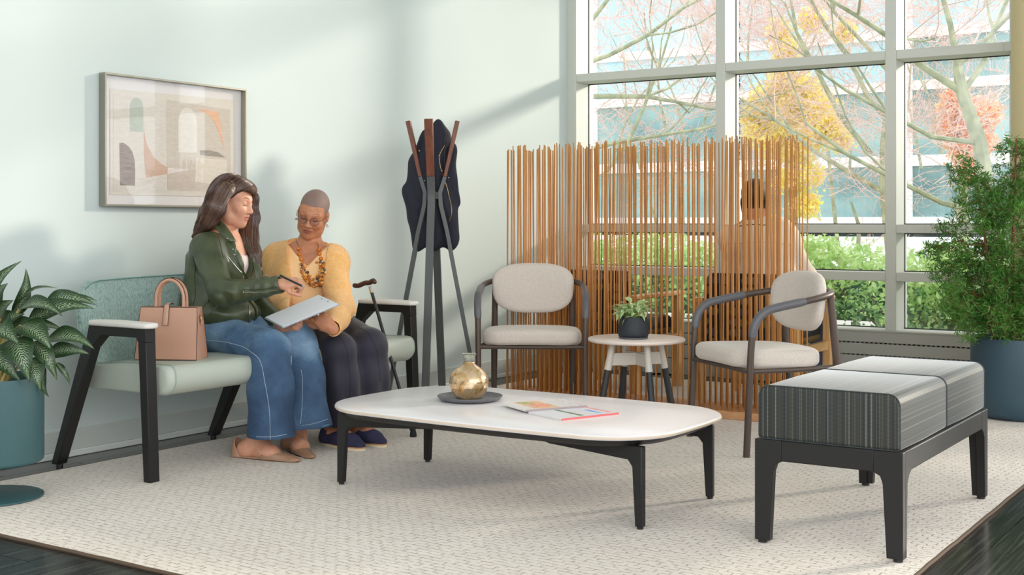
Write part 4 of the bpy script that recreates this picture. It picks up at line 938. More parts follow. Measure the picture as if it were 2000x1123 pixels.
for i, (a, b_, wd_, dz_, roll) in enumerate(leaves):
    A_ = W(a[0], a[1], D0+dz_*.6); B_ = W(b_[0], b_[1], D0+dz_)
    L = (B_-A_).length*1.04
    if L < .05: continue
    me = leaf_mesh(L, wd_*1.45, .30+.25*rng.random(), .30, 16, 8, .0015, name='leaf'); me.materials.append(M_fea)
    # orient: local +x from A to B, local +z roughly toward up and the viewer
    tipv = me.vertices[(16)*(9)+4].co.copy(); ang = math.atan2(-tipv.z, tipv.x)
    x = (B_-A_).normalized(); upv = (Vector((0, 0, 1))*.75+SV(0, -1, 0)*.75+SV(rng.normal()*.15, 0, 0)); z = (upv-x*upv.dot(x)).normalized(); y = z.cross(x)
    R = Matrix((x, y, z)).transposed() @ Matrix.Rotation(-ang, 3, 'Y') @ Matrix.Rotation(roll*(-1 if i % 2 else 1)*.6, 3, 'X')
    o = obj('leaf', me, lp, smooth=False); o.matrix_local = Matrix.Translation(A_-p0) @ R.to_4x4()
    root = Vector((rng.normal()*.03, rng.normal()*.03, .42)); mid = root*.5+(A_-p0)*.5+Vector((0, 0, .05))
    stk.tube(spline([root, mid, A_-p0], 5), [.007]*11 if False else .0055, 6)
for i in range(9):
    a = 2*PI*i/9; stk.tube([(.035*math.cos(a), .035*math.sin(a), .41), (.05*math.cos(a), .05*math.sin(a), .50), (.045*math.cos(a+.3), .045*math.sin(a+.3), .58)], [.012, .011, .006], 7)
obj('stalks', stk, lp, M_stalk)

# ---- right tall plant
P0 = Vector((3.247, 7.006, 0)); P0 = W(1990, 815, 6.68); P0.z = .0005
rp_ = empty('feathery_plant', P0, 0, 'tall feathery fine-leaved plant in a round navy pot by the right window', 'potted plant')
obj('pot', MB().lathe([(0, 0), (.17, 0), (.205, .01), (.222, .035), (.236, .10), (.243, .25), (.243, .415), (.240, .425), (.226, .425), (.222, .41), (.220, .36)], 64, cap0=False, cap1=False), rp_, M_teal2)
obj('soil', MB().lathe([(0, .375), (.222, .37)], 30, cap0=False, cap1=False), rp_, mat('soil3', (58, 42, 34), .95))
M_stem = mat('reddish_stem', (128, 74, 46), .7, col2=(104, 62, 38), scale=20); M_fern = leafmat('fern_green', (58, 112, 38), (100, 152, 62), .45, .35, 6)
rng = np.random.default_rng(77)
def WP(px, py, d=0): return W(px, py, 6.68+d)-P0
stems = [[(1950, 690), (1938, 640), (1932, 560), (1926, 480), (1915, 400), (1905, 340)], [(1962, 690), (1950, 620), (1915, 550), (1880, 470)], [(1978, 690), (1980, 600), (1978, 500), (1982, 380), (1985, 270)], [(1985, 690), (1992, 560), (2010, 420), (2030, 300)], [(1945, 690), (1930, 620), (1900, 590), (1870, 560)], [(1990, 690), (2010, 600), (2060, 500)]]
tips = []; br = []
for si, sp_ in enumerate(stems):
    dd = [(-.03, .05, .0, .08, -.08, .02)[si]*t for t in np.linspace(0, 1, len(sp_))]
    pl = spline([WP(a, b_, d*1.5) for (a, b_), d in zip(sp_, dd)], 6)
    r0 = .0135 if si in (0, 2) else .009
    obj('stem', MB().tube([tuple(p) for p in pl], [r0*(1-.75*i/len(pl)) for i in range(len(pl))], 7), rp_, M_stem)
    for k in range(int(len(pl)*.12), len(pl)):
        for _ in range(3 if k > len(pl)*.3 else 1):
            d = Vector((rng.normal(), rng.normal(), rng.normal()*.35+.15)).normalized(); L = rng.uniform(.12, .34)*(1.15-.5*k/len(pl))
            p = pl[k].copy(); q_ = [p.copy()]; dv = d.copy()
            for s in range(6): dv = (dv+Vector((0, 0, -.09))+Vector(rng.normal(0, .12, 3))).normalized(); p = p+dv*L/6; q_.append(p.copy())
            br.append((q_, [.0022*(1-.12*i) for i in range(7)])); tips += [tuple(x) for x in q_[2:]]
            for s in range(2, 7):
                for _2 in range(2):
                    d3 = (dv+Vector(rng.normal(0, .8, 3))).normalized(); p3 = q_[s]; e_ = [p3, p3+d3*.03, p3+d3*.055+Vector((0, 0, -.01))]
                    br.append((e_, [.001, .0008, .0005])); tips += [tuple(x) for x in e_[1:]]
def keep(t):
    x = t+np.array(P0); D = -ST*(x[:, 0]-CAMX)+CT*x[:, 1]; X = CT*(x[:, 0]-CAMX)+ST*x[:, 1]; px = 1000+FPX*X/D; py = HOR-FPX*(x[:, 2]-CAMH)/D
    lo = np.interp(py, [230, 285, 350, 430, 520, 575, 600, 660], [1955, 1885, 1825, 1778, 1795, 1850, 1830, 1880]); return (px > lo) & (py < 668)
br = [b_ for b_ in br if keep(np.array([b_[0][-1]], dtype=float))[0]]
me = fasttubes(br, 3); me.materials.append(M_stem); o = obj('branchlets', me, rp_); o['kind'] = 'stuff'
tp = np.array(tips)
tp = tp[keep(tp)]
v, f = leafcloud(tp, .035, 30000, rng, .012, .17); me = nmesh('foliage', v, f, [M_fern]); o = obj('foliage', me, rp_, smooth=False); o['kind'] = 'stuff'
# ================================================================ PEOPLE: signed distance modelling
def nrm(a): a = np.asarray(a, float); return a/np.linalg.norm(a)
def vnoise(P, scale, seed=0):     # cheap smooth pseudo noise, several sines
    r = np.random.default_rng(seed); out = 0
    for i in range(5):
        k = r.normal(0, 1, 3); k = k/np.linalg.norm(k)*scale*(.7+.5*i); out = out+np.sin(P @ k+r.uniform(0, 6.28))/(1+.5*i)
    return out/2.2
class SDF:
    def __init__(s): s.ops = []
    def add(s, fn, lo, hi, k=.0, mode='u'): s.ops.append((fn, np.array(lo, float), np.array(hi, float), k, mode)); return s
    def cone(s, a, b, r1, r2, k=.02, mode='u', flat=None):
        a, b = np.array(a, float), np.array(b, float); ab = b-a; L2_ = max(ab @ ab, 1e-9); R = max(r1, r2)*1.05
        if flat is not None: ax = nrm(flat[0]); fc = flat[1]; R = R*max(1, fc)
        def fn(P):
            d = P-a; t = np.clip(d @ ab/L2_, 0, 1); q = d-t[:, None]*ab
            if flat is not None:
                c = q @ ax; q = q+np.outer(c*(1/fc-1), ax); l = np.sqrt((q*q).sum(1)); return (l-(r1+(r2-r1)*t))*min(1, fc if fc < 1 else 1)
            return np.sqrt((q*q).sum(1))-(r1+(r2-r1)*t)
        return s.add(fn, np.minimum(a, b)-R, np.maximum(a, b)+R, k, mode)
    def ball(s, c, r, k=.02, mode='u'): return s.cone(c, np.array(c, float)+1e-4, r, r, k, mode)
    def ell(s, c, r, M=None, k=.02, mode='u'):
        c = np.array(c, float); r = np.array(r, float); R = r.max()
        def fn(P):
            p = P-c
            if M is not None: p = p @ M
            k0 = np.linalg.norm(p/r, axis=1); k1 = np.linalg.norm(p/(r*r), axis=1); return k0*(k0-1)/np.maximum(k1, 1e-6)
        if M is None: e = r
        else: e = np.sqrt(((M*r)**2).sum(1))
        return s.add(fn, c-e, c+e, k, mode)
    def box(s, c, h, M=None, rd=.005, k=.01, mode='u'):
        c = np.array(c, float); h = np.array(h, float)-rd
        def fn(P):
            p = P-c
            if M is not None: p = p @ M
            q = np.abs(p)-h; return np.linalg.norm(np.maximum(q, 0), axis=1)+np.minimum(q.max(1), 0)-rd
        R = np.linalg.norm(h+rd) if M is not None else h+rd
        return s.add(fn, c-R, c+R, k, mode)
    def chain(s, pts, rad, k=.02, mode='u', flat=None):
        for i in range(len(pts)-1): s.cone(pts[i], pts[i+1], rad[i], rad[i+1], k, mode, flat)
        return s
    def disp(s, fn, lo=(-99,)*3, hi=(99,)*3): s.ops.append((fn, np.array(lo, float), np.array(hi, float), 0, 'd')); return s
    def eval(s, P, blk, pad):   # P (nb, m, 3); blk bounds (nb,3),(nb,3)
        nb, m, _ = P.shape; D = np.full((nb, m), .5); lo, hi = blk
        for fn, a, b, k, mode in s.ops:
            mk = ((lo <= b+pad+k) & (hi >= a-pad-k)).all(1)
            if not mk.any(): continue
            p = P[mk].reshape(-1, 3)
            if mode == 'd': D[mk] = D[mk]+fn(p, D[mk].reshape(-1)).reshape(-1, m); continue
            d = fn(p).reshape(-1, m); c = D[mk]
            if mode == 'u':
                if k > 0: h = np.maximum(k-np.abs(d-c), 0)/k; D[mk] = np.minimum(d, c)-h*h*k*.25
                else: D[mk] = np.minimum(d, c)
            elif mode == 's':
                d = -d
                if k > 0: h = np.maximum(k-np.abs(d-c), 0)/k; D[mk] = np.maximum(d, c)+h*h*k*.25
                else: D[mk] = np.maximum(d, c)
            elif mode == 'i':
                D[mk] = np.maximum(d, c)
        return D
    def mesh(s, h, B=8, extra=.012):
        U = [o for o in s.ops if o[4] == 'u']
        lo = np.min([o[1] for o in U], 0)-.03; hi = np.max([o[2] for o in U], 0)+.03
        bs = B*h; nb = np.ceil((hi-lo)/bs).astype(int); I = np.stack(np.meshgrid(*[np.arange(n) for n in nb], indexing='ij'), -1).reshape(-1, 3)
        o = lo+I*bs; c = (o+bs/2)[:, None, :]
        d = s.eval(c, (o, o+bs), bs+.05)[:, 0]; act = np.abs(d) < bs*.87*1.15+extra; I = I[act]; o = o[act]
        if len(I) == 0: raise RuntimeError('empty sdf')
        g = np.arange(B+1); G = np.stack(np.meshgrid(g, g, g, indexing='ij'), -1).reshape(-1, 3)*h
        V = []; K = []; Q = []
        n1_ = B+1; CH = 1500
        N_ = nb*B+2
        key = lambda q: (q[..., 0]*N_[1]+q[..., 1])*N_[2]+q[..., 2]
        corners = np.array([(a, b, c_) for a in (0, 1) for b in (0, 1) for c_ in (0, 1)])
        edges = [(0, 1), (0, 2), (0, 4), (1, 3), (1, 5), (2, 3), (2, 6), (3, 7), (4, 5), (4, 6), (5, 7), (6, 7)]
        for st_ in range(0, len(I), CH):
            ii = I[st_:st_+CH]; oo = o[st_:st_+CH]
            D = s.eval(oo[:, None, :]+G[None], (oo, oo+bs), h*2+.05).reshape(-1, n1_, n1_, n1_)
            cs = np.stack([D[:, a:a+B, b:b+B, c_:c_+B] for a, b, c_ in corners], -1)
            sg = cs < 0; mixed = sg.any(-1) & ~sg.all(-1); idx = np.argwhere(mixed)
            if len(idx) == 0: continue
            v = cs[mixed]; s_ = sg[mixed]; acc = np.zeros((len(v), 3)); cn = np.zeros(len(v))
            for a, b in edges:
                x = s_[:, a] != s_[:, b]; t = v[x, a]/(v[x, a]-v[x, b]); acc[x] += corners[a]+t[:, None]*(corners[b]-corners[a]); cn[x] += 1
            p = acc/cn[:, None]; cell = ii[idx[:, 0]]*B+idx[:, 1:]
            V.append(lo+(cell+p)*h); K.append(key(cell))
            for ax, cb in ((0, 4), (1, 2), (2, 1)):
                x = s_[:, 0] != s_[:, cb]; cc = cell[x]; inside = s_[x, 0]
                e1 = np.zeros(3, int); e1[(ax+1) % 3] = 1; e2 = np.zeros(3, int); e2[(ax+2) % 3] = 1
                q = np.stack([key(cc-e1-e2), key(cc-e2), key(cc), key(cc-e1)], 1); q[~inside] = q[~inside][:, ::-1]; Q.append(q)
        V = np.concatenate(V); K = np.concatenate(K); Q = np.concatenate(Q); od = np.argsort(K); V = V[od]; K = K[od]
        j = np.searchsorted(K, Q); j = np.minimum(j, len(K)-1); ok = (K[j] == Q).all(1); return V, j[ok]
    def obj(s, name, h, parent, mats, off, smooth_it=1, assign=None, extra=.012, vcol=None):
        V, F = s.mesh(h, extra=extra)
        # light laplacian smoothing
        for _ in range(smooth_it):
            acc = np.zeros_like(V); cn = np.zeros(len(V))
            for a, b in ((0, 1), (1, 2), (2, 3), (3, 0)):
                np.add.at(acc, F[:, a], V[F[:, b]]); np.add.at(acc, F[:, b], V[F[:, a]]); np.add.at(cn, F[:, a], 1); np.add.at(cn, F[:, b], 1)
            V = V*.4+(acc/np.maximum(cn, 1)[:, None])*.6
        me = nmesh(name, V-np.array(off), F, mats)
        if assign is not None: me.polygons.foreach_set('material_index', assign(V[F].mean(1)).astype(np.int32))
        if vcol is not None:
            at = me.color_attributes.new('zone', 'FLOAT_COLOR', 'POINT'); at.data.foreach_set('color', np.concatenate([vcol(V), np.ones((len(V), 1))], 1).astype(np.float32).ravel())
        me.shade_smooth(); o = bpy.data.objects.new(name, me); COL.objects.link(o); o.parent = parent
        return o, V, F
def bvh(V, F): return BVHTree.FromPolygons([tuple(p) for p in V], [tuple(int(i) for i in q) for q in F])
def snap(tree, pts, lift=.001, toward=None):
    out = []
    for p in pts:
        if toward is None:
            q = tree.find_nearest(Vector(p)); out.append(q[0]+q[1]*lift if q[0] is not None else Vector(p))
        else:
            q = tree.ray_cast(Vector(p)-Vector(toward)*.4, Vector(toward)); out.append(q[0]+q[1]*lift if q[0] is not None else Vector(p))
    return out
CAMP = Vector((CAMX, 0, CAMH))
def onsurf(tree, px, py, lift=.001):     # nearest point of a garment met from the front at that spot
    d = (W(px, py, 6)-CAMP).normalized(); q = tree.ray_cast(CAMP, d); return q[0]+q[1]*lift if q[0] is not None else None
def strip(parent, name, m, tree, pix, r, off, n=5, sp=5, lift=.0005, flat=None):
    P = [onsurf(tree, a, b, lift) for a, b in pix]; P = [p for p in P if p is not None]
    if len(P) < 2: return None
    P = spline(P, sp); P = snap(tree, P, lift)
    return obj(name, MB().tube([p-Vector(off) for p in P], r, n), parent, m)
def skinmat(name, c, c2, lip, hair, hair2, rough=.5):
    m = mat(name, c, rough, sss=.12, col2=c2, scale=38, range=(.35, .75)); nt = m.node_tree; b = nt.nodes['Principled BSDF']
    src = b.inputs['Base Color'].links[0].from_socket; at = N(nt, 'Attribute', attribute_name='zone'); sp = N(nt, 'SeparateColor'); nt.links.new(at.outputs['Color'], sp.inputs[0])
    tc = N(nt, 'TexCoord'); nz = N(nt, 'TexNoise'); nz.inputs['Scale'].default_value = 700; nz.inputs['Detail'].default_value = 2; nt.links.new(tc.outputs['Object'], nz.inputs[0])
    hr = ramp(nt, [(.35, hair), (.68, hair2)]); nt.links.new(nz.outputs[0], hr.inputs[0])
    m1 = N(nt, 'Mix', data_type='RGBA'); nt.links.new(sp.outputs[0], m1.inputs[0]); nt.links.new(src, m1.inputs[6]); m1.inputs[7].default_value = (*lin(lip), 1)
    ms_ = N(nt, 'Math', operation='MULTIPLY_ADD'); ms_.inputs[1].default_value = .5; ms_.inputs[2].default_value = -.25; nt.links.new(nz.outputs[0], ms_.inputs[0])
    ma = N(nt, 'Math', operation='ADD'); nt.links.new(sp.outputs[1], ma.inputs[0]); nt.links.new(ms_.outputs[0], ma.inputs[1]); mr = N(nt, 'MapRange'); mr.inputs[1].default_value = .3; mr.inputs[2].default_value = .7; nt.links.new(ma.outputs[0], mr.inputs[0])
    m2 = N(nt, 'Mix', data_type='RGBA'); nt.links.new(mr.outputs[0], m2.inputs[0]); nt.links.new(m1.outputs[2], m2.inputs[6]); nt.links.new(hr.outputs[0], m2.inputs[7]); nt.links.new(m2.outputs[2], b.inputs['Base Color'])
    bm = N(nt, 'Math', operation='MULTIPLY'); nt.links.new(nz.outputs[0], bm.inputs[0]); nt.links.new(mr.outputs[0], bm.inputs[1]); bp = N(nt, 'Bump'); bp.inputs['Strength'].default_value = .7; bp.inputs['Distance'].default_value = .002
    nt.links.new(bm.outputs[0], bp.inputs['Height']); nt.links.new(bp.outputs[0], b.inputs['Normal']); return m
def sstep(x, a, b): t = np.clip((x-a)/(b-a), 0, 1); return t*t*(3-2*t)
def lipmask(p):
    yy = np.abs(p[:, 1]); up_ = -.0555-.0035*(yy/.02)**2+.0012*np.cos(np.clip(yy/.006, 0, PI)); lo_ = -.0785+.010*(yy/.0225)**2
    return (sstep(p[:, 2], lo_-.0015, lo_+.0015)*(1-sstep(p[:, 2], up_-.0015, up_+.0015))*(1-sstep(yy, .0205, .0235))*sstep(p[:, 0], .07, .076))

def head(S_, o, f, u, sc=1., male=False, tip_nose=1., jaw=1.):
    """adds head primitives; o = centre between the ears at eye level, f = face direction, u = up"""
    f = nrm(f); u = np.array(u, float); u = nrm(u-f*(u @ f)); l = np.cross(u, f); M = np.stack([f, l, u], 1); o = np.array(o, float)
    P = lambda x, y, z: o+M @ np.array([x, y, z])*sc
    S_.ell(P(-.016, 0, .040), np.array((.094, .074, .080))*sc, M, .01)
    S_.ell(P(.030, 0, -.008), np.array((.060, .060, .080))*sc, M, .03)
    S_.ell(P(.020, 0, -.058), np.array((.058, .050, .050))*sc, M, .03)
    for s_ in (-1, 1):
        S_.cone(P(-.002, s_*.054*jaw, -.045), P(.022, s_*.046*jaw, -.082), .020*sc, .017*sc, .03)
        S_.cone(P(.022, s_*.046*jaw, -.082), P(.066, s_*.012, -.100), .016*sc, .014*sc, .025)
        S_.ell(P(.062, s_*.036, -.030), np.array((.026, .024, .024))*sc, M, .022)
        S_.cone(P(.080, s_*.012, .020), P(.064, s_*.044, .018), .0115*sc, .0100*sc, .016)
    S_.ball(P(.074, 0, -.098), .0160*sc, .02)
    S_.ell(P(.072, 0, -.060), np.array((.020, .028, .026))*sc, M, .022)      # muzzle
    for s_ in (-1, 1): S_.ball(P(.098, s_*.031, .002), .0150*sc, .012, 's')
    S_.cone(P(.082, 0, .018), P(.108*tip_nose, 0, -.030), .0075*sc, .0095*sc, .012)
    S_.ball(P(.109*tip_nose, 0, -.034), .0098*sc, .008)
    for s_ in (-1, 1):
        S_.ball(P(.098, s_*.0125, -.037), .0085*sc, .008)
        S_.ball(P(.073, s_*.031, .001), .0152*sc, .003)                     # lowered lids over the eyeballs
        S_.ell(P(-.006, s_*.076, -.008), np.array((.018, .008, .030))*sc, M, .008)
        S_.ell(P(-.002, s_*.086, -.004), np.array((.009, .006, .018))*sc, M, .004, 's')
    S_.ell(P(.090, 0, -.0605), np.array((.010, .023, .0055))*sc, M, .006)
    S_.ell(P(.0885, 0, -.0715), np.array((.010, .019, .0070))*sc, M, .006)
    S_.ell(P(.099, 0, -.0655), np.array((.008, .021, .0016))*sc, M, .003, 's')
    return P, M, o
def hand(S_, w, d, nml, side, curls, sc=1., thumb=(.6, .5), spread=.10, k=.005):
    """w wrist, d towards the fingers, nml palm normal (where fingers curl to), side = +1 thumb on d x nml side"""
    d = nrm(d); n_ = np.array(nml, float); n_ = nrm(n_-d*(n_ @ d)); s_ = np.cross(d, n_)*side; M = np.stack([d, s_, n_], 1); w = np.array(w, float)
    P = lambda x, y, z: w+M @ np.array([x, y, z])*sc
    S_.ell(P(.045, 0, 0), np.array((.050, .038, .0145))*sc, M, .012)
    S_.cone(P(-.01, 0, 0), P(.03, 0, 0), .024*sc, .026*sc, .02, flat=(n_, .72))
    S_.cone(P(.012, .020, .008), P(.045, .028, .008), .0135*sc, .0115*sc, .012)
    tips_ = []
    for i, (y, L, r) in enumerate(((.028, .070, .0088), (.0095, .078, .0090), (-.0095, .073, .0085), (-.027, .058, .0076))):
        c = curls[i] if isinstance(curls, (list, tuple)) else curls
        base = P(.080-.006*abs(i-1.2), y, 0); a = 0; p = base; dirn = nrm(d+s_*(spread*(1-i*.66)))
        S_.cone(P(.04, y*.8, 0), base, .0095*sc, r*1.12*sc, .008)
        for j, (fr, ca) in enumerate(((.45, c*.9), (.30, c*1.15), (.25, c*.75))):
            a += ca; q = p+(dirn*math.cos(a)+n_*math.sin(a))*L*fr*sc; S_.cone(p, q, r*sc*(1-.07*j), r*sc*(.95-.09*j), .0025 if j else k); p = q
        tips_.append(p)
    t0 = P(.020, .026, .006); t1 = t0+(d*.55+s_*.75*(1-thumb[1]*.6)+n_*thumb[1])*.036*sc; t2 = t1+nrm(d*.9+s_*.25*(1-thumb[0])+n_*thumb[0]*.8)*.030*sc; t3 = t2+nrm(d+n_*thumb[0]*.9-s_*.1)*.022*sc
    S_.cone(t0, t1, .0125*sc, .0105*sc, .008); S_.cone(t1, t2, .0105*sc, .0095*sc, .003); S_.cone(t2, t3, .0095*sc, .0078*sc, .003)
    return P, tips_
def brow(parent, tree, P, s_, off, m, r=.0021, rise=0.):
    pts = [P(.13, s_*y, z+rise) for y, z in ((.016, .026), (.026, .030), (.037, .030), (.046, .025))]
    f = P(1, 0, 0)-P(0, 0, 0); f = f/np.linalg.norm(f); q = snap(tree, pts, .0004, toward=tuple(-f)); obj('eyebrow', MB().tube([p-Vector(off) for p in spline(q, 4)], [r*.6]+[r]*8+[r*.7]*4, 5, flat=.5), parent, m)
def lash(parent, tree, P, s_, off, m, low=-.0075, r=.0012):
    pts = [P(.13, s_*(.031+t*.0135), low-.0035*(1-t*t)+.002) for t in (-1, -.5, 0, .5, 1)]
    f = P(1, 0, 0)-P(0, 0, 0); f = f/np.linalg.norm(f); q = snap(tree, pts, .0006, toward=tuple(-f)); obj('eyelashes', MB().tube([p-Vector(off) for p in spline(q, 3)], r, 5), parent, m)

def A3(v): return np.array(v, float)
# ================================================================ WOMAN IN GREEN JACKET
w1 = empty('person', W(425, 628, 5.78)*1.0, 0, 'woman with long brown hair in an olive leather jacket and flared jeans, writing', 'person')
O1 = w1.location.copy(); O1.z = 0; w1.location = O1
SK1 = skinmat('skin_light_brown', (210, 154, 126), (196, 134, 106), (168, 92, 84), (50, 34, 28), (70, 50, 40))
pel = A3(W(425, 626, 5.80)); hR = A3(W(420, 650, 5.70)); hL = A3(W(448, 640, 5.88)); kR = A3(W(528, 682, 5.44)); kL = A3(W(580, 667, 5.70))
aR = A3(W(503, 852, 5.53)); aL = A3(W(583, 853, 5.68))
wst = A3(W(418, 585, 5.78)); chs = A3(W(428, 510, 5.78)); nb_ = A3(W(437, 466, 5.79)); sR = A3(W(403, 484, 5.66)); sL = A3(W(468, 486, 5.95))
eR = A3(W(432, 574, 5.50)); wR = A3(W(544, 556, 5.42)); eL = A3(W(500, 590, 5.98)); wL = A3(W(556, 642, 5.66))
HO = A3(W(455, 393, 5.79)); HF = A3(SV(.95, -.26, -.20)); HU = A3(SV(.18, .02, 1))
def body(S_, pel, hR, hL, kR, kL, aR, aL, wst, chs, nb, sR, sL, eR, wR, eL, wL, HO, HU, sc=1., neck=.046):
    S_.ell(pel, (.15*sc, .16*sc, .11*sc), None, .06); S_.cone(pel, wst, .13*sc, .115*sc, .06); S_.cone(wst, chs, .115*sc, .125*sc, .06); S_.cone(chs, nb+(chs-nb)*.25, .12*sc, .07*sc, .06)
    S_.cone(sR, sL, .058*sc, .058*sc, .05)
    nk = nb-HU*.0; S_.cone(nb-(nb-chs)*-.02, HO-nrm(HU)*.055-nrm(HF_)*.012, neck*1.12, neck, .03); S_.cone(nb+(chs-nb)*.2, (sR+nb)/2, .05, .045, .05); S_.cone(nb+(chs-nb)*.2, (sL+nb)/2, .05, .045, .05)
    for s_, e, w in ((sR, eR, wR), (sL, eL, wL)):
        S_.cone(s_, e, .046*sc, .036*sc, .03); S_.cone(e, e+(w-e)*.35, .036*sc, .038*sc, .02); S_.cone(e+(w-e)*.35, w, .038*sc, .023*sc, .02)
    for h_, k_, a_ in ((hR, kR, aR), (hL, kL, aL)):
        S_.cone(h_, k_, .082*sc, .052*sc, .04); S_.cone(k_, k_+(a_-k_)*.35, .052*sc, .053*sc, .03); S_.cone(k_+(a_-k_)*.35, a_, .053*sc, .032*sc, .03)
HF_ = HF
B1 = SDF(); body(B1, pel, hR, hL, kR, kL, aR, aL, wst, chs, nb_, sR, sL, eR, wR, eL, wL, HO, HU)
# feet
def foot(S_, heel, toe, ankle, sc=1.):
    heel, toe = A3(heel), A3(toe); d = nrm(toe-heel); L = np.linalg.norm(toe-heel)
    S_.cone(ankle, heel+A3((0, 0, .035))+d*.03, .031*sc, .032*sc, .03); S_.cone(heel+A3((0, 0, .035))+d*.02, heel+d*L*.62+A3((0, 0, .030)), .030*sc, .030*sc, .03); S_.cone(heel+d*L*.55+A3((0, 0, .030)), toe+A3((0, 0, .016))-d*.02, .034*sc, .016*sc, .03, flat=((0, 0, 1), .7))
    S_.cone(ankle, heel+d*L*.55+A3((0, 0, .035)), .030*sc, .026*sc, .03)
gR0, gR1 = A3((.690, 3.962, .002)), A3((.950, 4.005, .002)); gL0, gL1 = A3((.735, 4.218, .006)), A3((.955, 4.115, .002))
foot(B1, gR0, gR1, aR); foot(B1, gL0, gL1, aL)
PH1, M1, _ = head(B1, HO, HF, HU, .94, tip_nose=.975)
hdR, tR = hand(B1, wR+nrm(wR-eR)*.012, SV(.93, .02, .16), SV(-.05, .45, -.9), -1, [.95, 1.05, 1.15, 1.2], .90, thumb=(.7, .6))
hand(B1, wL, SV(.86, -.40, .02), SV(-.2, .55, .8), 1, [.75, .8, .85, .9], .80)
def as1(c):
    p = (c-HO) @ M1/.94; L = lipmask(p); return np.stack([L, L*0, L*0], 1)
body1, V1, F1 = B1.obj('body', .0036, w1, [SK1], O1, 1, vcol=as1)
T1 = bvh(V1, F1)
M_hairb = mat('eyebrow_brown', (70, 44, 34), .7); M_lash = mat('lash_black', (30, 20, 18), .6)
for s_ in (-1, 1): brow(w1, T1, PH1, s_, O1, M_hairb, .0024); lash(w1, T1, PH1, s_, O1, M_lash)
# jeans -------------------------------------------------------------
mj = bpy.data.materials.new('washed_denim'); mj.use_nodes = True; nt = mj.node_tree; b = nt.nodes['Principled BSDF']
tc = N(nt, 'TexCoord'); nz = N(nt, 'TexNoise'); nz.inputs['Scale'].default_value = 5; nz.inputs['Detail'].default_value = 3; nt.links.new(tc.outputs['Object'], nz.inputs[0])
gz = N(nt, 'SeparateXYZ'); nt.links.new(tc.outputs['Object'], gz.inputs[0]); mr_ = N(nt, 'MapRange'); mr_.inputs[1].default_value = .10; mr_.inputs[2].default_value = .62; mr_.inputs[3].default_value = -.12; mr_.inputs[4].default_value = .26; nt.links.new(gz.outputs[2], mr_.inputs[0])
a_ = N(nt, 'Math', operation='ADD'); nt.links.new(nz.outputs[0], a_.inputs[0]); nt.links.new(mr_.outputs[0], a_.inputs[1]); f2 = N(nt, 'TexNoise'); f2.inputs['Scale'].default_value = 220; nt.links.new(tc.outputs['Object'], f2.inputs[0])
a2_ = N(nt, 'Math', operation='MULTIPLY_ADD'); a2_.inputs[1].default_value = .22; nt.links.new(f2.outputs[0], a2_.inputs[0]); nt.links.new(a_.outputs[0], a2_.inputs[2])
rp = ramp(nt, [(.48, (42, 64, 92)), (.70, (66, 94, 124)), (.92, (116, 144, 170)), (1, (150, 172, 194))]); nt.links.new(a2_.outputs[0], rp.inputs[0]); nt.links.new(rp.outputs[0], b.inputs['Base Color']); b.inputs['Roughness'].default_value = .85
bp = N(nt, 'Bump'); bp.inputs['Strength'].default_value = .3; bp.inputs['Distance'].default_value = .001; nt.links.new(f2.outputs[0], bp.inputs['Height']); nt.links.new(bp.outputs[0], b.inputs['Normal'])
J = SDF()
J.ell(pel+A3((0, 0, -.005)), (.17, .175, .11), None, .05)
hemR = A3(W(530, 848, 5.46)); hemL = A3(W(604, 832, 5.66))
for h_, k_, hm, r2 in ((hR, kR, hemR, .112), (hL, kL, hemL, .105)):
    J.cone(h_, k_, .088, .073, .06); mid = k_+(hm-k_)*.40; J.cone(k_, mid, .074, .082, .06); J.cone(mid, hm+A3((0, 0, -.03)), .082, r2, .09)
J.disp(lambda P, d: .0035*np.sin((P[:, 2]*34+P[:, 1]*26+3*np.sin(P[:, 0]*9)))*np.exp(-((P[:, 2]-.47)/.10)**2)+.0035*vnoise(P, 16, 3)+.0025*vnoise(P, 40, 8))
for h_, k_, hm, r2 in ((hR, kR, hemR, .112), (hL, kL, hemL, .105)):
    J.cone(k_+(hm-k_)*.72, hm+(hm-k_)*.3, .03, r2+.02, 0, 's')
# flat hems
zR, zL = hemR[2]-.008, hemL[2]+.000
J.add(lambda P: P[:, 2]-(zR+(zL-zR)*np.clip((P[:, 1]-4.02)/.12, 0, 1))-.0*P[:, 0], (-9,)*3, (9, 9, max(zR, zL)+.02), 0, 's')
o, VJ, FJ = J.obj('jeans', .0045, w1, [mj], O1, 2); TJ = bvh(VJ, FJ)
M_th = mat('denim_thread', (186, 196, 206), .8); M_hem = mat('denim_seam', (96, 132, 168), .85)
for px_ in ([(404, 665), (440, 668), (480, 680), (505, 700), (517, 745), (526, 800), (528, 858)], [(588, 722), (591, 745), (590, 790), (587, 828)]):
    strip(w1, 'side_seam', M_th, TJ, px_, .0009, O1, 4, 5, .0004)
for px_ in ([(480, 850), (500, 853), (530, 853), (560, 848), (583, 842)], [(590, 831), (610, 828), (630, 822), (640, 818)]):
    strip(w1, 'hem_stitch', M_th, TJ, px_, .0008, O1, 4, 4, .0004)
for px_ in ([(480, 862), (500, 865), (530, 864), (560, 857), (584, 850)], [(588, 842), (610, 839), (630, 833), (642, 829)]):
    strip(w1, 'hem_edge', M_hem, TJ, px_, .003, O1, 5, 4, .0)
